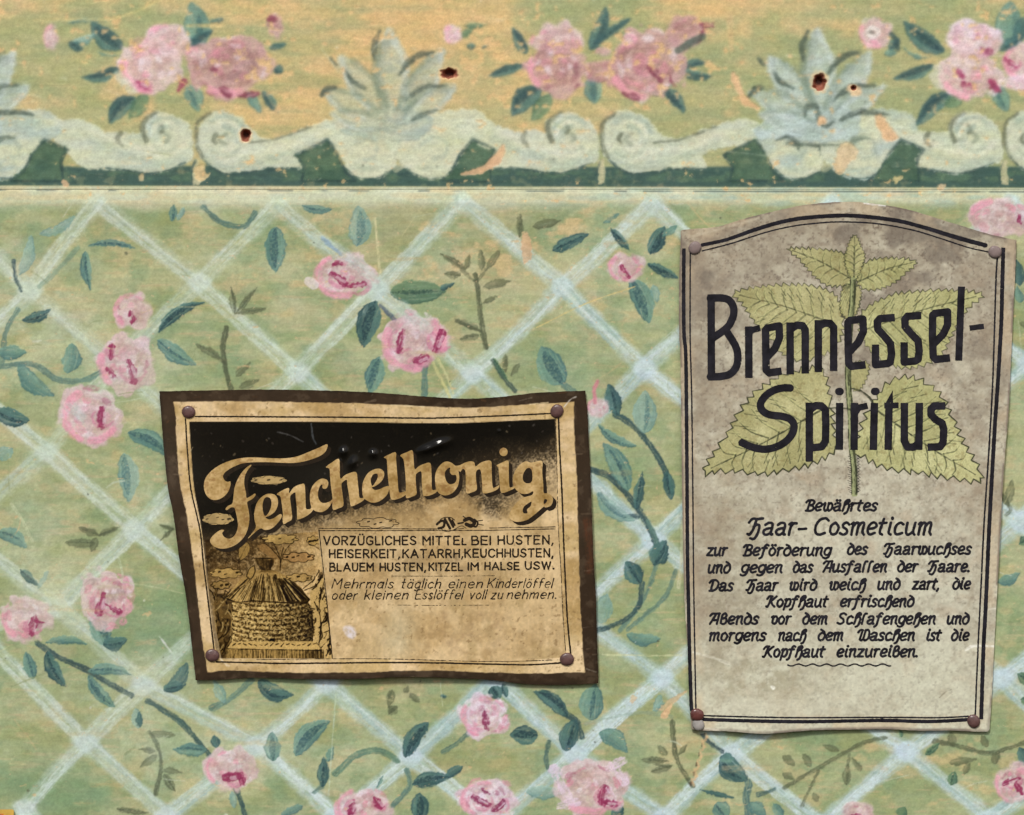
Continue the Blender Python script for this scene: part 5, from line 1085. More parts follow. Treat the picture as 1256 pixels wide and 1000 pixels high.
# beehive engraving
HX = Paint(np.arange(243, 412, .5), np.arange(642, 811, .5))
Xh, Yh = HX.X, HX.Y
HX.rgb[:] = bilerp(P1.rgb, P1.xs, P1.ys, Xh.ravel(), Yh.ravel()).reshape(HX.rgb.shape)
LT, DK, MD = C(192, 168, 116), C(38, 30, 18), C(112, 92, 58)
def hs(p, w, c=DK, a=.9, s=0, sm=True, dry=.35):
    HX.stroke(p, w, c, alpha=a, soft=.45, dry=dry, seed=s, rough=.45, smooth=sm, h=0)
def hp(p, c, a=.95, sm=False, s=0, c2=None):
    HX.poly(p, c, alpha=a, soft=.5, rough=.5, seed=s, smooth=sm, col2=c2, sx=.1, sy=.2, dry=.2, h=0)
rs = random.Random(21)
hp([(262, 728), (288, 728), (288, 806), (270, 808)], C(52, 42, 26), .85, s=1, c2=C(96, 78, 48))
for i in range(80):
    x = rs.uniform(262, 287); y = rs.uniform(726, 802); a = rs.uniform(-2.4, -.7); L = rs.uniform(5, 13)
    hs([(x, y), (x + L * .5 * math.cos(a) + 1, y + L * .5 * math.sin(a)), (x + L * math.cos(a), y + L * math.sin(a))], rs.uniform(.8, 2), rs.choice((LT * .85, MD, DK, DK)), .8, i)
hp([(380, 728), (398, 700), (404, 760), (408, 808), (396, 806), (386, 786)], C(176, 152, 104), .9, s=2)
for i in range(60):
    t = rs.random(); x = 383 + 22 * t + rs.uniform(-3, 3); y = rs.uniform(705, 806); a = rs.uniform(-1.8, -.5); L = rs.uniform(4, 10)
    if x < 380 + (y - 735) * .12 or x > 397 + (y - 690) * .09:
        continue
    hs([(x, y), (x + L * .5 * math.cos(a) + 1.5, y + L * .5 * math.sin(a)), (x + L * math.cos(a), y + L * math.sin(a))], rs.choice((.9, 1.2, 2.2)), DK, .85, i + 100)
for p in ([(390, 800), (394, 770), (392, 740), (398, 712)], [(392, 770), (402, 752)], [(393, 755), (386, 738)], [(396, 735), (402, 720)], [(388, 802), (398, 790), (406, 782)], [(372, 722), (384, 712), (392, 700)], [(374, 724), (390, 716), (394, 702)], [(398, 745), (404, 770), (404, 800)]):
    hs(p, 1.3, DK, .9, int(p[0][0]))
# barrel of coiled straw
hp([(285, 738), (379, 738), (384, 752), (385.5, 770), (384, 790), (283, 790), (284, 765)], C(172, 148, 98), .95, s=3, c2=C(128, 106, 68))
for r in range(8):
    y = 743 + r * 6
    for k in range(24):
        x = 287 + k * 4.05 + (r % 2) * 2 + rs.uniform(-.8, .8); yy = y + rs.uniform(-.9, .9); sh = (x - 284) / 98
        x += rs.uniform(-1.2, 1.2); yy += rs.uniform(-1.4, 1.4); fl = 1 if (k + r) % 2 else -1
        hs([(x - 1.8, yy - 1.9 * fl), (x, yy), (x + 1.6, yy + 1.4 * fl)], rs.uniform(.7, 1.5) + .5 * sh * sh, DK * rs.uniform(.9, 1.5), .4 + .3 * sh, k + r * 40)
        if rs.random() < .8 - .35 * sh:
            hs([(x - .5, yy + 1.2), (x + 1.4, yy + 2.4)], rs.uniform(1, 2), C(206, 182, 130), .85, k + r * 40 + 7)
for i in range(150):
    x = 383 - 40 * rs.random() ** 1.6; y = rs.uniform(744, 788)
    hs([(x, y), (x + 3, y + 1)], rs.uniform(1, 2.2), DK, .5, i)
hs([(285, 741), (286, 760), (284, 788)], 1.2, DK, .8); hs([(379, 741), (384, 768), (383, 790)], 1.6, DK, .9)
hs([(316, 764), (324, 758), (330, 762)], 1.6, DK, .5); hp([(331, 783), (337, 783), (338.5, 788), (331, 788)], C(20, 15, 10), 1)
bl = sstep(.5, .68, vn(Xh * .5 + .2 * Yh, Yh * .55, 51) * .65 + vn(Xh * .9, Yh * .9, 52) * .35)
bm = sstep(-.5, .8, polyfield(Xh, Yh, np.array([(285, 739), (379, 739), (384, 754), (385, 770), (383, 789), (284, 789), (285, 765)])))
shd = np.clip((Xh - 300) / 85, 0, 1) ** 1.4
HX.all(bm * bl * (.35 + .6 * shd), DK)
row = .5 + .5 * np.sin((Yh + .012 * (Xh - 333) ** 2 * .25) * 2 * math.pi / 5.8)
HX.all(bm * sstep(.55, .95, row) * sstep(.25, .6, vn(Xh * .45, Yh * .25, 54)) * .6, DK)
HX.all(bm * sstep(.35, .05, row) * sstep(.3, .6, vn(Xh * .4, Yh * .3, 55)) * (.7 - .4 * shd), C(204, 180, 126))
HX.all(bm * shd * .42, C(54, 43, 26))
HX.all(bm * sstep(372, 384, Xh) * .55, DK)
HX.all(bm * sstep(.6, .74, vn(Xh * .55 + 7, Yh * .6, 53)) * (1 - .6 * shd) * .7, C(206, 182, 128))
# landing board and plinth
hp([(278.7, 795), (284, 787), (386, 786), (396, 797.5)], C(184, 158, 106), .97); hs([(278.7, 795), (284, 787)], 1, DK)
for i in range(16):
    x = 286 + i * 6.6; hs([(x, 790.5 + rs.uniform(-1.5, 2.5)), (x + 3, 790 + rs.uniform(-1.5, 2.5))], 1.5, DK, .8, i)
hp([(278.7, 795.5), (394.8, 797.5), (398.4, 809), (278.7, 807.5)], C(164, 138, 88), .97); hs([(278.7, 795.5), (394.8, 797.5)], 1, DK)
for i in range(60):
    x = 280 + i * 1.98 + rs.uniform(-.3, .3); hs([(x, 797 + rs.uniform(-.6, .6)), (x + .3, 807 + rs.uniform(-.8, .4))], .75 + .9 * sstep(360, 392, x), DK, .85, i, False)
hs([(278.7, 808), (398, 809.5)], 1, DK)
# thatched roof
hp([(312, 700), (326, 698), (341, 700.5), (355, 709), (370, 721), (381, 735.5), (372, 739), (350, 737.5), (325, 738), (300, 737), (292, 738.5), (278.5, 733.5), (286, 721), (297, 709)], C(150, 126, 82), .97, s=5, c2=C(176, 150, 100))
hp([(347, 708), (356, 710), (370, 721), (381, 735.5), (378, 739.5), (354, 738.5), (346, 726)], C(58, 46, 28), .9, s=6)
for i in range(120):
    t = i / 119; xb = 279 + 101 * t + rs.uniform(-1, 1); yb = 733 + 5 * math.sin(math.pi * t) + rs.uniform(-1.5, 2.5); k = rs.uniform(0, .55); xt, yt = 306 + 44 * t, 703 + 5 * (2 * t - 1) ** 2
    hs([(xt + (xb - xt) * k, yt + (yb - yt) * k), (xb, yb)], rs.uniform(.5, .9) + (.8 if t > .68 else 0), DK if rs.random() < .66 else LT, .8, i, False)
hs([(279, 734), (292, 738.5), (310, 737), (340, 738.5), (372, 739.5), (380, 735.5)], 1.6, DK, .85)
# knob at the top, leaves, clouds of blossom
hp([(312, 685), (325, 682.5), (338, 685), (336, 691), (331, 697), (341, 702), (318, 702), (322, 697), (316, 691)], C(136, 112, 72), .9, s=7, c2=C(96, 78, 48))
hp([(329, 687), (336, 686), (336, 693), (331, 699)], C(52, 41, 26), .75, s=8)
for i in range(13):
    x = 312 + i * 2; hs([(x, 684.5), (321 + i * .9, 699)], .9, DK, .75, i, False)
hs([(310, 684.5), (339, 685)], 1.1, DK, .9)
for (pts) in ([(293, 682), (294, 672), (303, 665), (307, 672), (303, 682), (296, 687)], [(303, 707), (306, 698), (312, 694), (313, 702), (308, 710)]):
    hp(pts, C(150, 126, 80), .9, True); hs(pts + pts[:1], .9, DK, .8)
hs([(292, 700), (293, 690), (302, 670)], 1, DK, .8); hs([(272, 683), (284, 690), (292, 694)], .9, DK, .7); hs([(278, 678), (286, 686), (292, 690)], .9, DK, .7)
hp([(317, 668), (326, 667), (338, 678), (344, 686), (332, 683), (320, 675)], C(140, 112, 74), .75, True); hs([(317, 668), (326, 667), (338, 678), (344, 686)], .9, DK, .8)
for p in ([(344, 700), (344, 685), (338, 670)], [(344, 690), (350, 676), (356, 668)], [(344, 686), (348, 672)]):
    hs(p, 1, DK, .85)
def bloom(F, x0, x1, y0, y1, c, seed, outline=True, a=.95):
    r = random.Random(seed); n = 7
    cx, cy, rx, ry = (x0 + x1) / 2, (y0 + y1) / 2, (x1 - x0) / 2, (y1 - y0) / 2
    pts = [(cx + rx * math.cos(t) * (.8 + .2 * abs(math.sin(t * 4 + seed))), cy + ry * math.sin(t) * (.7 + .3 * abs(math.sin(t * 4 + seed)))) for t in np.linspace(0, 2 * math.pi, 48, endpoint=False)]
    F.poly(pts, c, alpha=a, soft=.5, rough=.7, seed=seed, col2=c * .86, sx=.1, sy=.1, h=0)
    if outline:
        F.stroke(pts + pts[:1], .9, DK, alpha=.8, soft=.4, dry=.3, seed=seed, rough=.3, h=0)
    for i in range(1, n - 1):
        if i % 2 or r.random() < .4:
            x = x0 + (x1 - x0) * i / (n - 1) + r.uniform(-1, 1); y = (y0 + y1) / 2 + r.uniform(-1.5, 1.5)
            F.stroke([(x - 1.2, y), (x + 1, y - .6)], 1.9, DK, alpha=.85, soft=.4, seed=seed + i, h=0)
bloom(HX, 321, 367, 654, 668, C(178, 152, 100), 1); bloom(HX, 376, 394, 657, 669, C(168, 142, 92), 2); bloom(HX, 346, 387, 677, 690, C(170, 138, 94), 3); bloom(HX, 257, 298, 696, 710, C(172, 146, 96), 4); bloom(HX, 259, 284, 712, 723, C(150, 126, 82), 5); bloom(HX, 350, 384, 703, 714, C(168, 142, 94), 6)
hs([(380, 668), (390, 672), (396, 680)], 1.2, DK, .85)
HX.rgb = (HX.rgb - .46) * 1.22 + .43
HX.rgb *= (1 + .2 * (vn(Xh * .9, Yh * .9, 8) - .5))[..., None]
HX.rgb = np.clip(HX.rgb, 0, 1)
hm = np.minimum(polyfield(Xh, Yh, np.array([(252, 662), (390, 652), (409, 807.3), (272, 807), (258, 733)])) , 9)
x, y, faces = iso(hm, HX.xs, HX.ys)
link("beehive_picture", make_mesh("beehive_picture", local(to_world(x, y, z1(x, y) + .1), honey), faces, bilerp(HX.rgb, HX.xs, HX.ys, x, y)), M_PRINT, honey)

# cloud-like blossoms on the dark and the bee
BX = Paint(np.arange(244, 600, .5), np.arange(580, 655, .5))
bloom(BX, 307, 353, 583.5, 594.5, C(190, 162, 108), 11, False); bloom(BX, 248, 288, 629, 644, C(190, 162, 108), 12, False); bloom(BX, 437, 490, 634.5, 648, C(176, 146, 98), 13, True, .6)
mask = Field(244, 580, 599.5, 654.5, .5)
for (x0, x1, y0, y1) in ((307, 353, 583.5, 594.5), (248, 288, 629, 644)):
    cx, cy, rx, ry = (x0 + x1) / 2, (y0 + y1) / 2, (x1 - x0) / 2, (y1 - y0) / 2
    sl, X_, Y_ = mask.win(x0 - 3, y0 - 3, x1 + 3, y1 + 3)
    th = np.arctan2((Y_ - cy) / ry, (X_ - cx) / rx)
    mask.F[sl] = np.maximum(mask.F[sl], (0.86 + .12 * np.abs(np.sin(th * 3.5 + 1)) - np.hypot((X_ - cx) / rx, (Y_ - cy) / ry)) * ry)
BX.all(np.full(BX.X.shape, .0), LT)
f0 = BX.rgb.sum(-1) < .12
BX.rgb[f0] = C(186, 158, 104)
mask.mesh("blossom_print", z1, .2, M_PRINT, honey, colf=lambda x, y: bilerp(BX.rgb, BX.xs, BX.ys, x, y))
f = Field(430, 580, 610, 655, .4)
for p, w in [([(536, 643), (541, 639), (545, 640), (544, 646), (538, 648)], 3), ([(546, 637), (552, 648)], 3.2), ([(551, 636), (556, 646)], 3), ([(555, 638), (558, 644)], 2), ([(562, 642), (568, 641)], 2), ([(570, 638), (576, 636), (582, 641), (578, 645), (572, 643)], 4.5), ([(582, 637), (586, 641), (584, 646), (580, 645)], 2.2), ([(586, 639), (592, 638)], 1), ([(586, 643), (593, 644)], 1), ([(572, 636), (568, 633)], 1.2), ([(540, 648), (548, 652), (560, 649), (569, 648)], .7), ([(556, 650), (566, 645), (572, 648)], .7), ([(536, 644), (542, 636), (552, 634.5), (558, 638)], 1)]:
    f.stroke(p, w, smooth=True)
for (x0, x1, y0, y1) in ((437, 490, 634.5, 648),):
    f.stroke([((x0 + x1) / 2 + (x1 - x0) / 2 * math.cos(t) * (.82 + .18 * abs(math.sin(t * 4 + 1))), (y0 + y1) / 2 + (y1 - y0) / 2 * math.sin(t) * (.7 + .3 * abs(math.sin(t * 4 + 1)))) for t in np.linspace(0, 2 * math.pi, 60)], .75)
    for q in ((451, 640), (466, 641), (478, 639), (459, 643)):
        f.stroke([q, (q[0] + 2.5, q[1] - .6)], 1.4)
for p in ([(325, 595), (329, 602), (334, 605)], [(337, 595), (334, 601)], [(330, 596), (332, 603)]):
    f.stroke([(max(a, 431), b) for a, b in p], .1)
f.mesh("bee_drawing", z1, .2, M_INK_BROWN, honey)

# ------------------------------------------------------------------ the nettle sign
TOP2 = [(835, 282.6), (858, 280.5), (881, 278.3), (915, 268), (956, 258), (990, 251.6), (1034, 248.2), (1068, 250), (1110.7, 257), (1144.7, 267), (1179, 277.5), (1213, 287.7), (1246, 295)]
RGT2 = [(1246, 295), (1243.7, 350), (1241, 405), (1238.7, 450), (1236.4, 500), (1229.5, 584), (1224, 688), (1218.8, 792), (1216, 850), (1213, 894)]
BOT2 = [(1211, 897.2), (1196, 897), (1165, 895.6), (1127, 896), (1090, 894), (1040, 894.6), (1000, 895), (970, 897), (942, 899.2), (924, 898.8), (892, 896.4), (860, 895.6), (848, 894)]
LFT2 = [(848, 894), (846, 869), (843.7, 800), (841.3, 770), (839, 729), (837, 640), (835.6, 544), (834.4, 440), (832.8, 410), (833, 342), (835, 282.6)]
OUT2 = np.concatenate([edge(TOP2)[:-1], edge(RGT2), edge(BOT2)[:-1], edge(LFT2)[:-1]])

def z2(x, y):
    x = np.asarray(x, np.float64); y = np.asarray(y, np.float64)
    z = 4.5 + 3.5 * np.exp(-((x - 1040) / 110) ** 2 - ((y - 250) / 55) ** 2) + 4.0 * np.exp(-((x - 940) / 75) ** 2 - ((y - 900) / 40) ** 2) + 3.0 * np.exp(-((x - 1232) / 30) ** 2 - ((y - 600) / 150) ** 2)
    z = z + 1.2 * np.exp(-((x - 836) / 30) ** 2 - ((y - 560) / 140) ** 2)
    z = z - .7 * np.exp(-((y - 812 - (x - 850) * .12) / 7) ** 2) * sstep(930, 880, x) - .5 * np.exp(-((y - 792 + (x - 1200) * .2) / 6) ** 2) * sstep(1150, 1195, x)
    return z + .35 * np.sin(x * .019 + .6) * np.sin(y * .017)

P2 = Paint(np.arange(826, 1254, .9), np.arange(242, 906, .9))
X2, Y2 = P2.X, P2.Y
P2.rgb[:] = C(190, 183, 160)
lite = np.clip((Y2 - 560) / 330, 0, 1) * .6 + .4 * np.clip((X2 - 900) / 300, 0, 1) * np.clip((Y2 - 420) / 200, 0, 1)
P2.all(np.clip(lite * .85, 0, .9), C(206, 203, 182))
c1 = fbm(X2 * .02, Y2 * .024, 2, 6); c2 = fbm(X2 * .05, Y2 * .06, 3, 5); c3 = fbm(X2 * .13, Y2 * .15, 4, 5)
top = np.clip((640 - Y2) / 380, 0, 1)
P2.all(sstep(.4, .7, c1) * (.3 + .4 * top), C(158, 146, 126))
P2.all(sstep(.42, .8, c2) * (.35 + .35 * top), C(134, 122, 104))
P2.all(sstep(.45, .75, fbm(X2 * .03, Y2 * .03, 5, 5)) * .5, C(206, 201, 180))
P2.all(sstep(.5, .8, fbm(X2 * .045, Y2 * .06, 6, 5)) * .35, C(176, 152, 126))
P2.all((1.0 * np.exp(-((X2 - 935) / 80) ** 2 - ((Y2 - 832) / 30) ** 2) + .5 * np.exp(-((X2 - 890) / 50) ** 2 - ((Y2 - 690) / 130) ** 2) + .3 * np.exp(-((X2 - 1150) / 40) ** 2 - ((Y2 - 835) / 26) ** 2)) * sstep(.3, .65, fbm(X2 * .05, Y2 * .07, 6, 5)) * .7, C(136, 124, 98))
P2.all(sstep(.46, .8, c3) * (.25 + .4 * top), C(128, 116, 100))
P2.all(sstep(.56, .82, fbm(X2 * .3, Y2 * .3, 8, 3)) * (.35 + .45 * top), C(104, 92, 80))
P2.all(sstep(.45, .2, fbm(X2 * .22, Y2 * .22, 18, 3)) * .3, C(214, 208, 188))
P2.all(np.exp(-((X2 - 855) / 14) ** 2) * sstep(.4, .6, fbm(X2 * .02, Y2 * .02, 9, 3)) * .4, C(150, 132, 112))
mar = polyfield(X2, Y2, OUT2)
P2.all(sstep(90, 8, mar) * sstep(.35, .65, fbm(X2 * .018, Y2 * .02, 21, 5)) * sstep(900, 640, Y2) * .5, C(140, 124, 104))
P2.all(sstep(600, 320, Y2) * sstep(.36, .64, fbm(X2 * .014, Y2 * .014, 22, 6)) * .35, C(150, 138, 120))
P2.all(sstep(600, 300, Y2) * sstep(.5, .7, fbm(X2 * .03, Y2 * .035, 24, 6)) * .62, C(116, 106, 94))
P2.all(sstep(720, 860, Y2) * .35, C(206, 204, 178))
P2.all(sstep(.5, .66, fbm(X2 * .02, Y2 * .018, 23, 6)) * sstep(.66, .56, fbm(X2 * .02, Y2 * .018, 23, 6)) * .3, C(132, 112, 88))
P2.all(sstep(22, 10, mar) * sstep(.4, .7, fbm(X2 * .03, Y2 * .03, 10, 4)) * .55, C(196, 174, 142))
P2.all(sstep(3.2, .6, mar) * sstep(.4, .55, fbm(X2 * .05, Y2 * .05, 11, 3)) * .7, C(112, 98, 88))
P2.all(sstep(4.5, 1, mar) * sstep(860, 885, Y2) * .45, C(110, 100, 90))
for (p, w, c, a) in [([(850, 800), (872, 806), (894, 814)], 3.5, C(218, 212, 192), .75), ([(1184, 797), (1196, 792), (1222, 793)], 2.6, C(232, 228, 216), .9), ([(1206, 748), (1222, 746)], 1.8, C(220, 214, 198), .7), ([(1152, 855), (1160, 848), (1166, 846)], 1.4, C(122, 114, 98), .7), ([(1158, 858), (1168, 850)], 1.4, C(218, 212, 188), .6), ([(1060, 249.5), (1072, 251), (1084, 253)], 2.6, C(236, 234, 226), .85), ([(1175, 739), (1182, 737)], 1.2, C(120, 110, 100), .6), ([(900, 868), (960, 862), (1010, 866)], 10, C(200, 194, 172), .35), ([(850, 290), (900, 276), (930, 268)], 3, C(202, 190, 164), .4), ([(946, 842), (948, 844)], 3.5, C(232, 228, 214), .9), ([(852, 892), (880, 895)], 3, C(226, 216, 196), .6)]:
    P2.stroke(p, w, c, alpha=a, soft=.9, dry=.7, seed=int(p[0][0]), rough=.9)
P2.rgb *= (1 + .12 * (fbm(X2 * .4, Y2 * .4, 12, 3) - .5))[..., None]
P2.rgb = np.clip(P2.rgb * (np.array([1.01, 1.02, 1.03], np.float32) + np.array([.01, .02, .02], np.float32) * np.clip((Y2 - 420) / 400, 0, 1)[..., None]), 0, 1)
nettle = empty("tin_sign", P3(1030, 897), "pale arched tin sign with a green nettle plant and Brennessel-Spiritus in black letters", "sign")
plate("sign_plate", OUT2, z2, P2, M_TIN_PALE, nettle, edgecol=C(140, 126, 112))

f = Field(828, 246, 1250, 902, .5)
f.stroke([(861, 301), (891, 294.3), (922, 283.4), (956, 273.2), (990, 267.4), (1034, 265), (1068, 267), (1102, 271.7), (1136, 280.4), (1170, 291), (1208, 301.4)], [4.4] * 2 + [5] * 7 + [5.6, 5.4], smooth=True)
f.stroke([(861, 308.2), (896.6, 299), (939, 285.4), (973, 277.7), (1007, 273.8), (1034, 272.7), (1076, 275), (1119, 282.8), (1153, 293), (1187, 304), (1212, 309.5)], 1.7, smooth=True)
f.stroke([(838.6, 305), (838.2, 360), (838.8, 410), (841, 440), (842, 544), (842.6, 640), (843.2, 700), (844.4, 750), (845.5, 800), (847.5, 862), (848.5, 872)], 4.6, smooth=True, butt=True)
f.stroke([(846.4, 311), (846.2, 410), (848, 480), (848.8, 544), (849.8, 640), (850.6, 720), (852, 800), (853.2, 868)], 1.9, smooth=True)
f.stroke([(862, 877.4), (920, 878.8), (987, 879.8), (1090, 879.6), (1150, 880), (1187, 878.3)], 2.0, smooth=True)
f.stroke([(862, 882), (920, 883.6), (987, 884.6), (1060, 883.6), (1090, 883.4), (1140, 884.7), (1187, 882.3)], 4.4, smooth=True)
f.stroke([(1229.8, 304), (1228.6, 350), (1227.2, 400), (1223, 470), (1218.8, 530), (1212.6, 640), (1208.4, 740), (1205.4, 800), (1202.8, 882)], 5.0, smooth=True, butt=True)
f.stroke([(1223, 312), (1220.8, 345), (1217.2, 460), (1211.5, 560), (1206.2, 640), (1202.4, 720), (1198.7, 800), (1195.6, 876)], 2.2, smooth=True)
f.mesh("border_line", z2, .16, M_INK, nettle, wear=.22)

# nettle drawing
NP = Paint(np.arange(858, 1212, .6), np.arange(284, 612, .6))
Xn, Yn = NP.X, NP.Y
NP.rgb[:] = bilerp(P2.rgb, P2.xs, P2.ys, Xn.ravel(), Yn.ravel()).reshape(NP.rgb.shape)
NM = np.full(Xn.shape, -9, np.float32)
NINK = C(44, 48, 34)
NL = [  # tip, one edge (tip to base), base, other edge (base to tip), teeth
 ([(863, 579), (889.5, 537), (913.7, 495.5), (941.5, 471), (969, 457), (1007, 454), (1017, 486), (1022, 530), (1025, 551), (1000, 566.7), (969, 575.4), (934.6, 580.6), (889.5, 577)], (1012, 500), 3.4),
 ([(1203.7, 587.6), (1181, 544), (1164, 506), (1146, 478), (1115, 462.5), (1086, 471), (1076, 486), (1062, 510), (1046, 554), (1056, 558), (1084, 573.7), (1125, 579), (1167, 586)], (1070, 500), 3.4),
 ([(899, 360), (928, 353), (962, 349.7), (996, 351), (1023, 361.5), (1031.6, 382), (1033, 406), (1023, 426), (1006, 436), (982, 443), (962, 436), (945, 416), (924.6, 394), (911, 373.4)], (1024, 398), 2.4),
 ([(1205, 361.5), (1166, 356.5), (1125, 358), (1091, 363), (1064, 377), (1054, 389), (1056, 412), (1066, 428), (1084, 443), (1111, 451.6), (1149, 440), (1166, 412.5), (1186, 378.5)], (1062, 404), 2.4),
 ([(967, 305.5), (1003, 306), (1033, 310.6), (1041, 322), (1045, 340), (1036.7, 350), (1013, 349.7), (996, 336), (979, 317)], (1043, 342), 1.9),
 ([(1123, 320.8), (1091, 317), (1064, 320.8), (1052, 336), (1050, 346), (1064, 356), (1091, 350), (1111.5, 334)], (1052, 346), 1.9),
 ([(1047.6, 288.5), (1038, 306), (1036, 324), (1044, 342), (1050, 342), (1060, 318), (1056, 304)], (1047, 342), 1.2),
 ([(1034, 352), (1048, 350), (1056, 358), (1050, 385), (1040, 392), (1030, 380)], (1046, 352), 1.2),
 ([(1040, 450), (1062, 444), (1064, 460), (1052, 480), (1042, 472)], (1042, 452), 1.6),
]
def leafmask(pts, amp, seed, base):
    q = catmull(pts, 8, True)
    d = np.hypot(*(np.roll(q, -1, 0) - q).T); s = np.concatenate([[0], np.cumsum(d)[:-1]])
    nx = np.column_stack([(np.roll(q, -1, 0) - np.roll(q, 1, 0))[:, 1], -(np.roll(q, -1, 0) - np.roll(q, 1, 0))[:, 0]])
    nx /= np.maximum(np.linalg.norm(nx, axis=1, keepdims=True), 1e-6)
    if np.sum(q[:, 0] * np.roll(q[:, 1], -1) - q[:, 1] * np.roll(q[:, 0], -1)) < 0:
        nx = -nx
    n2 = []
    step = amp * 3.6
    tot = s[-1] + d[-1]
    k = max(8, int(tot / step)); r = random.Random(seed)
    half = s[int(np.argmin(np.hypot(q[:, 0] - base[0], q[:, 1] - base[1])))]
    tt = []
    for i in range(k):
        a = (i + r.uniform(-.18, .18)) * tot / k
        for fr, am in (((0.0, -.7), (0.72, 1.1)) if a > half else ((0.0, -.7), (0.28, 1.1))):
            tt.append((a + fr * tot / k, am * amp * r.uniform(.7, 1.25)))
    out = []
    for a, am in tt:
        a = a % tot; j = min(max(int(np.searchsorted(s, a, side='right')) - 1, 0), len(q) - 1); f_ = (a - s[j]) / max(d[j], 1e-6)
        p = q[j] + (q[(j + 1) % len(q)] - q[j]) * f_
        out.append(p + nx[j] * am)
    return np.array(out)
for i, (pts, base, amp) in enumerate(NL):
    o = leafmask(pts, amp, 50 + i, base)
    f_ = polyfield(Xn, Yn, o)
    NM = np.maximum(NM, f_ + .7)
    a = sstep(-.4, .5, f_)
    tone = fbm(Xn * .03, Yn * .03, 70 + i, 4)
    up = .55 if i in (2, 3) else 0
    lg = C(182, 184, 122) if i in (1, 5, 3) else C(172, 170, 112)
    c = lg + (tone - .5)[..., None] * .28
    NP.rgb[:] = NP.rgb * (1 - a[..., None] * .72) + c * a[..., None] * .72
    # veins from the base towards the rim
    tip = np.array(pts[0]); b = np.array(base)
    NP.stroke([tuple(b), tuple(b * .5 + tip * .5 + (0, 3 * (1 if b[1] < tip[1] else -1))), tuple(tip * .94 + b * .06)], [2.3, 1.7, .9], NINK, alpha=.8 if i < 2 else .6, soft=.5, dry=.5, seed=i, rough=.5, h=0)
    q = catmull(pts, 4, True)
    r = random.Random(80 + i)
    axis = tip - b; L = np.linalg.norm(axis); axis = axis / L
    m = 9 if i < 4 else 6
    for side in (-1, 1):
        for k in range(m):
            t = (k + .3) / m * .8
            s0 = b + axis * L * t
            rel = q - s0; along = rel @ axis; cross = rel[:, 0] * axis[1] - rel[:, 1] * axis[0]
            ok = (cross * side > 3)
            if not ok.any():
                continue
            ang = np.abs(np.arctan2(np.abs(cross), along) - (.75 + .55 * (1 - t)))
            ang[~ok] = 9
            e = s0 + (q[int(np.argmin(ang))] - s0) * r.uniform(.8, .93)
            mid = s0 * .5 + e * .5 + axis * L * .025
            NP.stroke([tuple(s0), tuple(mid), tuple(e)], [1.8, 1.4, .8], NINK, alpha=.68 if i < 2 else .5, soft=.5, dry=.7, seed=i * 40 + k + (20 if side > 0 else 0), rough=.5, h=0)
            if i < 4 and k < 7:
                for g in (.45, .7):
                    p0 = s0 + (e - s0) * g; d_ = (e - s0) * .28
                    p1 = p0 + d_ + axis * L * .05 * r.uniform(.5, 1.3)
                    NP.stroke([tuple(p0), tuple(p1)], 1.1, NINK, alpha=.6, soft=.4, dry=.7, seed=k, rough=.3, h=0)
            # pale ridge next to the vein
            off = np.array([-axis[1], axis[0]]) * 2.2
            NP.stroke([tuple(s0 + off), tuple(mid + off), tuple(e + off)], 2.4, C(198, 200, 138), alpha=.35, soft=1.2, dry=.8, seed=k + 9, rough=.6, h=0)
    oo = [tuple(p) for p in o] + [tuple(o[0])]
    low = np.array([1.9 if (p[1] > b[1] - 10 and i < 2) else 1.25 for p in oo])
    NP.stroke(oo, low, NINK, alpha=.88 if i < 2 else .62, soft=.5, dry=.35, seed=i, rough=.35, smooth=False, h=0)
    fine = sstep(.62, .76, fbm(Xn * .2, Yn * .2, 90 + i, 3))
    NP.rgb[:] = NP.rgb * (1 - (a * fine * .28)[..., None]) + C(120, 104, 66) * (a * fine * .28)[..., None]
stem = [(1046, 344), (1045, 372), (1042, 400), (1040, 440), (1040, 470), (1043, 510), (1044, 545), (1047, 575), (1047.5, 606)]
fs, _, _ = segs(Xn, Yn, catmull(stem, 6), 3.8)
NM = np.maximum(NM, fs + .6)
a = sstep(-.4, .5, fs)[..., None]
NP.rgb[:] = NP.rgb * (1 - a * .9) + C(150, 158, 112) * a * .9
for off, w in ((-3.2, 1.2), (2.4, 2.8), (0, .6)):
    NP.stroke([(p[0] + off, p[1]) for p in stem], w, NINK, alpha=.85, soft=.5, dry=.6, seed=int(off * 10) + 50, rough=.6, h=0)
hair = Field(1030, 470, 1062, 610, .5)
for k in range(34):
    y_ = 560 + k * 1.35
    for s_ in (-1, 1):
        q_ = [(1047 + s_ * 3, y_), (1047 + s_ * (6 + (k * 7 % 3)), y_ - 1.5)]
        if s_ > 0 or k % 2:
            hair.stroke(q_, .55)
NP.stroke([(1016, 501), (1030, 500), (1041, 502)], 1.4, NINK, alpha=.8, seed=1, h=0); NP.stroke([(1043, 476), (1056, 480), (1066, 488), (1071, 496)], 2.4, NINK, alpha=.85, seed=2, h=0)
NM = np.maximum(NM, segs(Xn, Yn, [(1043, 476), (1056, 480), (1066, 488), (1072, 497)], 1.6)[0]); NM = np.maximum(NM, segs(Xn, Yn, [(1014, 501), (1030, 500), (1042, 502)], 1.2)[0])
NP.rgb *= (1 + .14 * (vn(Xn * .8, Yn * .8, 8) - .5))[..., None]
NP.rgb = np.clip(NP.rgb, 0, 1)
NM = np.minimum(NM, polyfield(Xn, Yn, np.array([(861, 286), (1210, 286), (1209, 609), (861, 609)])))
x, y, faces = iso(NM, NP.xs, NP.ys)
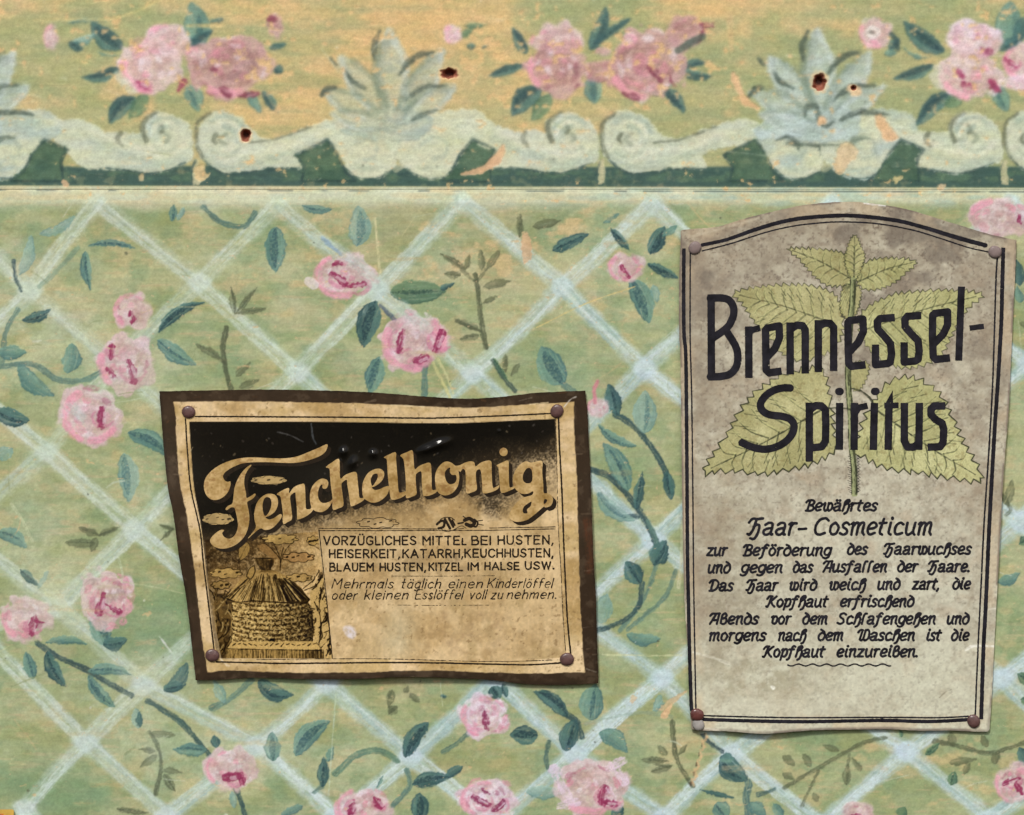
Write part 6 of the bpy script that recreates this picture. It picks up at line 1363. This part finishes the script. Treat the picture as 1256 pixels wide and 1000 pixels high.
npic = link("nettle_picture", make_mesh("nettle_picture", local(to_world(x, y, z2(x, y) + .1), nettle), faces, bilerp(NP.rgb, NP.xs, NP.ys, x, y)), M_PRINT, nettle)
hair.mesh("stem_hairs", z2, .16, M_INK, nettle)

f = Field(860, 340, 1215, 575, .5)            # title: straight pen strokes with cut ends
w = 9.3
def T(*p, w=w, b=True, sm=False):
    f.stroke(list(p), w, smooth=sm, butt=b)
T((871.9, 361.7), (872.3, 465.7))
T((868, 366), (885, 365.8), (894.5, 369), (899.6, 378.5), (898.4, 390), (891, 402.5), (873, 415.5), sm=True); T((890, 405.5), (898.5, 418.5), (904, 431), (903.8, 447), (896.5, 458), (885, 461.8), (868.2, 462.2), sm=True)
T((918, 400.6), (918.2, 463.8)); T((918, 409), (922, 405), (932, 402.4), w=7.8)
T((958.2, 455.4), (943, 457.4), (939.4, 454), (938.9, 430), (938.6, 405), (941, 402.6), (955.3, 400), (955.6, 415), (950, 428), (938.8, 440))
T((968.6, 395.6), (968.8, 459.4)); T((969, 404), (977, 399), (984, 399.8), (987.2, 405), (987.3, 458.3))
T((1003.2, 392.8), (1003.2, 456.6)); T((1003.4, 401), (1011, 396.4), (1018, 397), (1022, 402), (1022, 455.2))
T((1061.2, 447.6), (1044, 449.6), (1040.4, 446), (1039.7, 420), (1039.5, 396), (1042, 393.2), (1057.8, 391.6), (1058.4, 407), (1052.4, 420), (1040.6, 432.5))
T((1097, 389.8), (1079, 391), (1075.4, 395), (1076, 404), (1084, 412.4), (1091.6, 421.5), (1093, 434), (1091.5, 444), (1088, 446), (1073.3, 447.4), (1073.3, 422.8))
T((1129.4, 387.2), (1112.5, 388.2), (1109.2, 392), (1109.6, 401), (1117, 409.6), (1125.4, 418), (1126.8, 431), (1125.4, 441), (1122, 443), (1108.4, 444.4), (1108.4, 420))
T((1164.6, 439), (1147.5, 441), (1144, 437.6), (1143, 412), (1143.4, 387), (1146, 384.6), (1161.6, 382.8), (1161.6, 399), (1156, 410.5), (1144.6, 422))
T((1178.6, 351.8), (1175.2, 442.6), w=8.8); T((1188.6, 402.6), (1206.2, 400.4), w=6.6)
T((970.4, 476.2), (960, 476), (948.7, 479), (938.7, 485.6), (932.5, 495), (934.6, 503.4), (943.7, 508.8), (960, 511), (969.6, 515), (973.6, 523), (969.6, 535), (957.5, 545.6), (940, 551), (923.7, 548.9), (907, 542), sm=True)
T((992.2, 494), (992.2, 566.4)); T((992.4, 503), (1000, 497.6), (1007, 498), (1012, 503), (1012.4, 520), (1012, 541), (1007.5, 548), (992.4, 549.6))
T((1029.4, 494.2), (1029, 551.8)); T((1047.6, 494.2), (1047, 552)); T((1048, 507), (1053, 500), (1063.6, 497.8), w=7.8); T((1072, 494.2), (1070.6, 552)); T((1089.8, 497), (1088.8, 552)); T((1084, 497.6), (1101.6, 497.4), w=7.2)
f.poly([(1084.6, 496), (1094.4, 478.8), (1095, 497)], smooth=False)
T((1108.7, 494.2), (1108.6, 541), (1112.5, 548.4), (1119.6, 548.6), (1126.8, 544)); T((1127, 494.2), (1126.4, 552)); T((1159, 498), (1145, 498.2), (1141.2, 502), (1141.4, 509), (1147.4, 515), (1155, 519.4), (1157, 527), (1156, 543), (1152.5, 548), (1137, 548.6))
f.stroke([(1028.2, 480.4), (1029.8, 480.4)], 9.2); f.stroke([(1072.2, 480.2), (1073.8, 480.2)], 9.2)
f.mesh("title_lettering", z2, .3, M_INK, nettle, wear=.16)

f = Field(858, 605, 1200, 822, .4)
def tx(s, x0, x1, b, cap, w_=3.0, sh=.2):
    f.text(s, x0, x1 - sh * cap * .6, b, cap, FRAK, w_, shear=sh, gap=.13)
tx("Bewährtes", 986.5, 1077, 626.4, 13)
tx("Haar-", 916, 991, 655.8, 20, 3.5); tx("Cosmeticum", 995.4, 1145, 655.6, 20, 3.5)
for ln in [("zur", 865, 893, 681.2), ("Beförderung", 910, 1020.5, 681.2), ("des", 1037, 1065, 679.8), ("Haarwuchses", 1083, 1192, 679.6),
           ("und", 866, 897, 702.4), ("gegen", 907, 961, 702.2), ("das", 970.5, 998, 701.8), ("Ausfallen", 1008, 1089, 701.2), ("der", 1098.5, 1126.5, 701), ("Haare.", 1137, 1190, 701),
           ("Das", 868, 900.6, 724.4), ("Haar", 914.5, 955, 724), ("wird", 966, 1003, 723.6), ("weich", 1015, 1062.5, 723.2), ("und", 1074, 1105, 722.6), ("zart,", 1116.8, 1153, 722.4), ("die", 1166, 1191, 722.2),
           ("Kopfhaut", 938.5, 1016.5, 744), ("erfrischend", 1028.4, 1122, 743.8), ("Abends", 869, 931.5, 765.2), ("vor", 943.5, 971, 765), ("dem", 982, 1016, 765), ("Schlafengehen", 1025, 1148.5, 765), ("und", 1159, 1189.5, 765),
           ("morgens", 867.6, 940.6, 785.4), ("nach", 952.5, 989.5, 785.4), ("dem", 1001, 1035.4, 785.2), ("Waschen", 1050, 1123, 785.2), ("ist", 1133.8, 1155, 785.2), ("die", 1164.4, 1189.4, 785.2), ("Kopfhaut", 934.5, 1012.5, 805.4), ("einzureiben.", 1024, 1126.5, 805.2)]:
    tx(*ln, 12.9)
f.stroke([(966 + i * 1.5, 815.4 + 1.25 * math.sin(i * 1.5 / 17.2 * 2 * math.pi)) for i in range(85)], 1.9)
f.mesh("directions_lettering", z2, .16, M_INK, nettle, wear=.22)

# ------------------------------------------------------------------ corner of a third sign, cut by the frame
def z3(x, y):
    return 4.0 + 0 * np.asarray(x, np.float64)
P3_ = Paint(np.arange(-175, 24, 1.0), np.arange(986, 1125, 1.0))
P3_.rgb[:] = C(206, 172, 84)
P3_.all(sstep(.4, .7, fbm(P3_.X * .05, P3_.Y * .05, 3, 4)) * .6, C(188, 150, 70))
P3_.all(sstep(-1, 1, polyfield(P3_.X, P3_.Y, np.array([(-165, 998), (5, 998), (5, 1114), (-165, 1114)]))) * .95, C(196, 92, 34))
P3_.all(sstep(-1, 1, polyfield(P3_.X, P3_.Y, np.array([(-155, 1006), (-5, 1006), (-5, 1106), (-155, 1106)]))) * .95, C(214, 182, 96))
P3_.rgb = np.clip(P3_.rgb * (1 + .2 * (fbm(P3_.X * .2, P3_.Y * .2, 5, 3) - .5))[..., None], 0, 1)
third = empty("tin_sign", P3(-75, 1120), "yellow tin sign with an orange border, only its corner peeping in at the bottom left", "sign")
plate("sign_plate", np.array([(-168, 992.6), (16, 992.6), (17.5, 994), (17.5, 1119), (-168, 1119)]), z3, P3_, M_TIN_PALE, third, edgecol=C(150, 136, 112))

# ------------------------------------------------------------------ nails
def nail(x, y, r, z, mat, label, seed, tilt=(0, 0), group=None, dome=1.6):
    t = empty("nail", P3(x, y, z), label, "nail", group)
    rn = random.Random(seed)
    n = 28
    prof = [(0, dome), (.35, dome * .97), (.62, dome * .84), (.82, dome * .62), (.94, dome * .3), (1.0, -.2), (.97, -.9), (.4, -1.0)]
    co, fs = [], []
    wob = [1 + .05 * math.sin(k * 2 * math.pi / n * 2 + seed) + rn.uniform(-.025, .025) for k in range(n)]
    co.append((0, 0, dome + rn.uniform(-.1, .1)))
    for (pr, ph) in prof[1:]:
        for k in range(n):
            a = 2 * math.pi * k / n
            co.append((pr * r * wob[k] * math.cos(a), pr * r * wob[k] * math.sin(a), ph + rn.uniform(-.12, .12) * (pr < .9)))
    tri, quad = [], []
    for k in range(n):
        tri.append((0, 1 + k, 1 + (k + 1) % n))
    for s in range(len(prof) - 2):
        for k in range(n):
            a0, a1 = 1 + s * n + k, 1 + s * n + (k + 1) % n
            quad.append((a0, a0 + n, a1 + n, a1))
    c = np.array(co)
    c[:, 2] += tilt[0] * c[:, 0] + tilt[1] * c[:, 1]
    w = np.column_stack([c[:, 0] * S, -c[:, 2] * S, c[:, 1] * S])
    link("nail_head", make_mesh("nail_head", w, [np.array(tri)[:, ::-1], np.array(quad)[:, ::-1]]), mat, t)
    # pin driven through the tin into the board
    m = 10
    pc, pq = [], []
    for (hh, rr) in ((-.8, 1.6), (-34, 1.5), (-44, .2)):
        for k in range(m):
            a = 2 * math.pi * k / m
            pc.append((rr * math.cos(a) * S, -hh * S, rr * math.sin(a) * S))
    for s in range(2):
        for k in range(m):
            pq.append((s * m + k, s * m + (k + 1) % m, (s + 1) * m + (k + 1) % m, (s + 1) * m + k))
    link("shank", make_mesh("shank", np.array(pc), [np.array(pq)]), M_STEEL, t)
    return t

g1_, g2_ = "nails holding the honey sign", "nails holding the nettle sign"
for (x, y, r, zf, mat, lab, tl, grp) in [
    (232, 505.5, 8.1, z1, M_NAIL, "small purplish brown nail in the top left corner of the honey sign", (0, .03), g1_),
    (683, 504.5, 8.3, z1, M_NAIL, "round rusty nail in the top right corner of the honey sign, beside a white scratch", (.02, .05), g1_),
    (261, 803.5, 8.3, z1, M_NAIL, "dark rusty nail under the beehive in the bottom left corner of the honey sign", (-.03, 0), g1_),
    (695.3, 808.3, 8.5, z1, M_NAIL, "flat brown nail in the bottom right corner of the honey sign", (0, .02), g1_),
    (852, 304.5, 8.0, z2, M_NAIL_PALE, "pinkish grey nail in the top left corner of the nettle sign", (0, .06), g2_),
    (1219.5, 309.5, 8.0, z2, M_NAIL_PALE, "pinkish grey nail in the top right corner of the nettle sign", (0, .03), g2_),
    (1193.5, 884.3, 8.2, z2, M_NAIL, "grey brown nail in the bottom right corner of the nettle sign", (.03, 0), g2_),
    (854.5, 876.3, 8.3, z2, M_NAIL_RED, "shiny red brown nail in the bottom left corner of the nettle sign", (-.02, .09), g2_),
    (856.2, 888.2, 7.6, z2, M_NAIL_GREY, "dull grey nail half hidden just below the red brown nail of the nettle sign", (0, -.05), g2_)]:
    z = float(zf(np.array([x]), np.array([y]))[0]) + 1.2
    if mat is M_NAIL_RED:
        z += 1.6
    nail(x, y, r, z, mat, lab, int(x + y), tl, grp, dome=2.6 if mat is not M_NAIL_RED else 3.2)
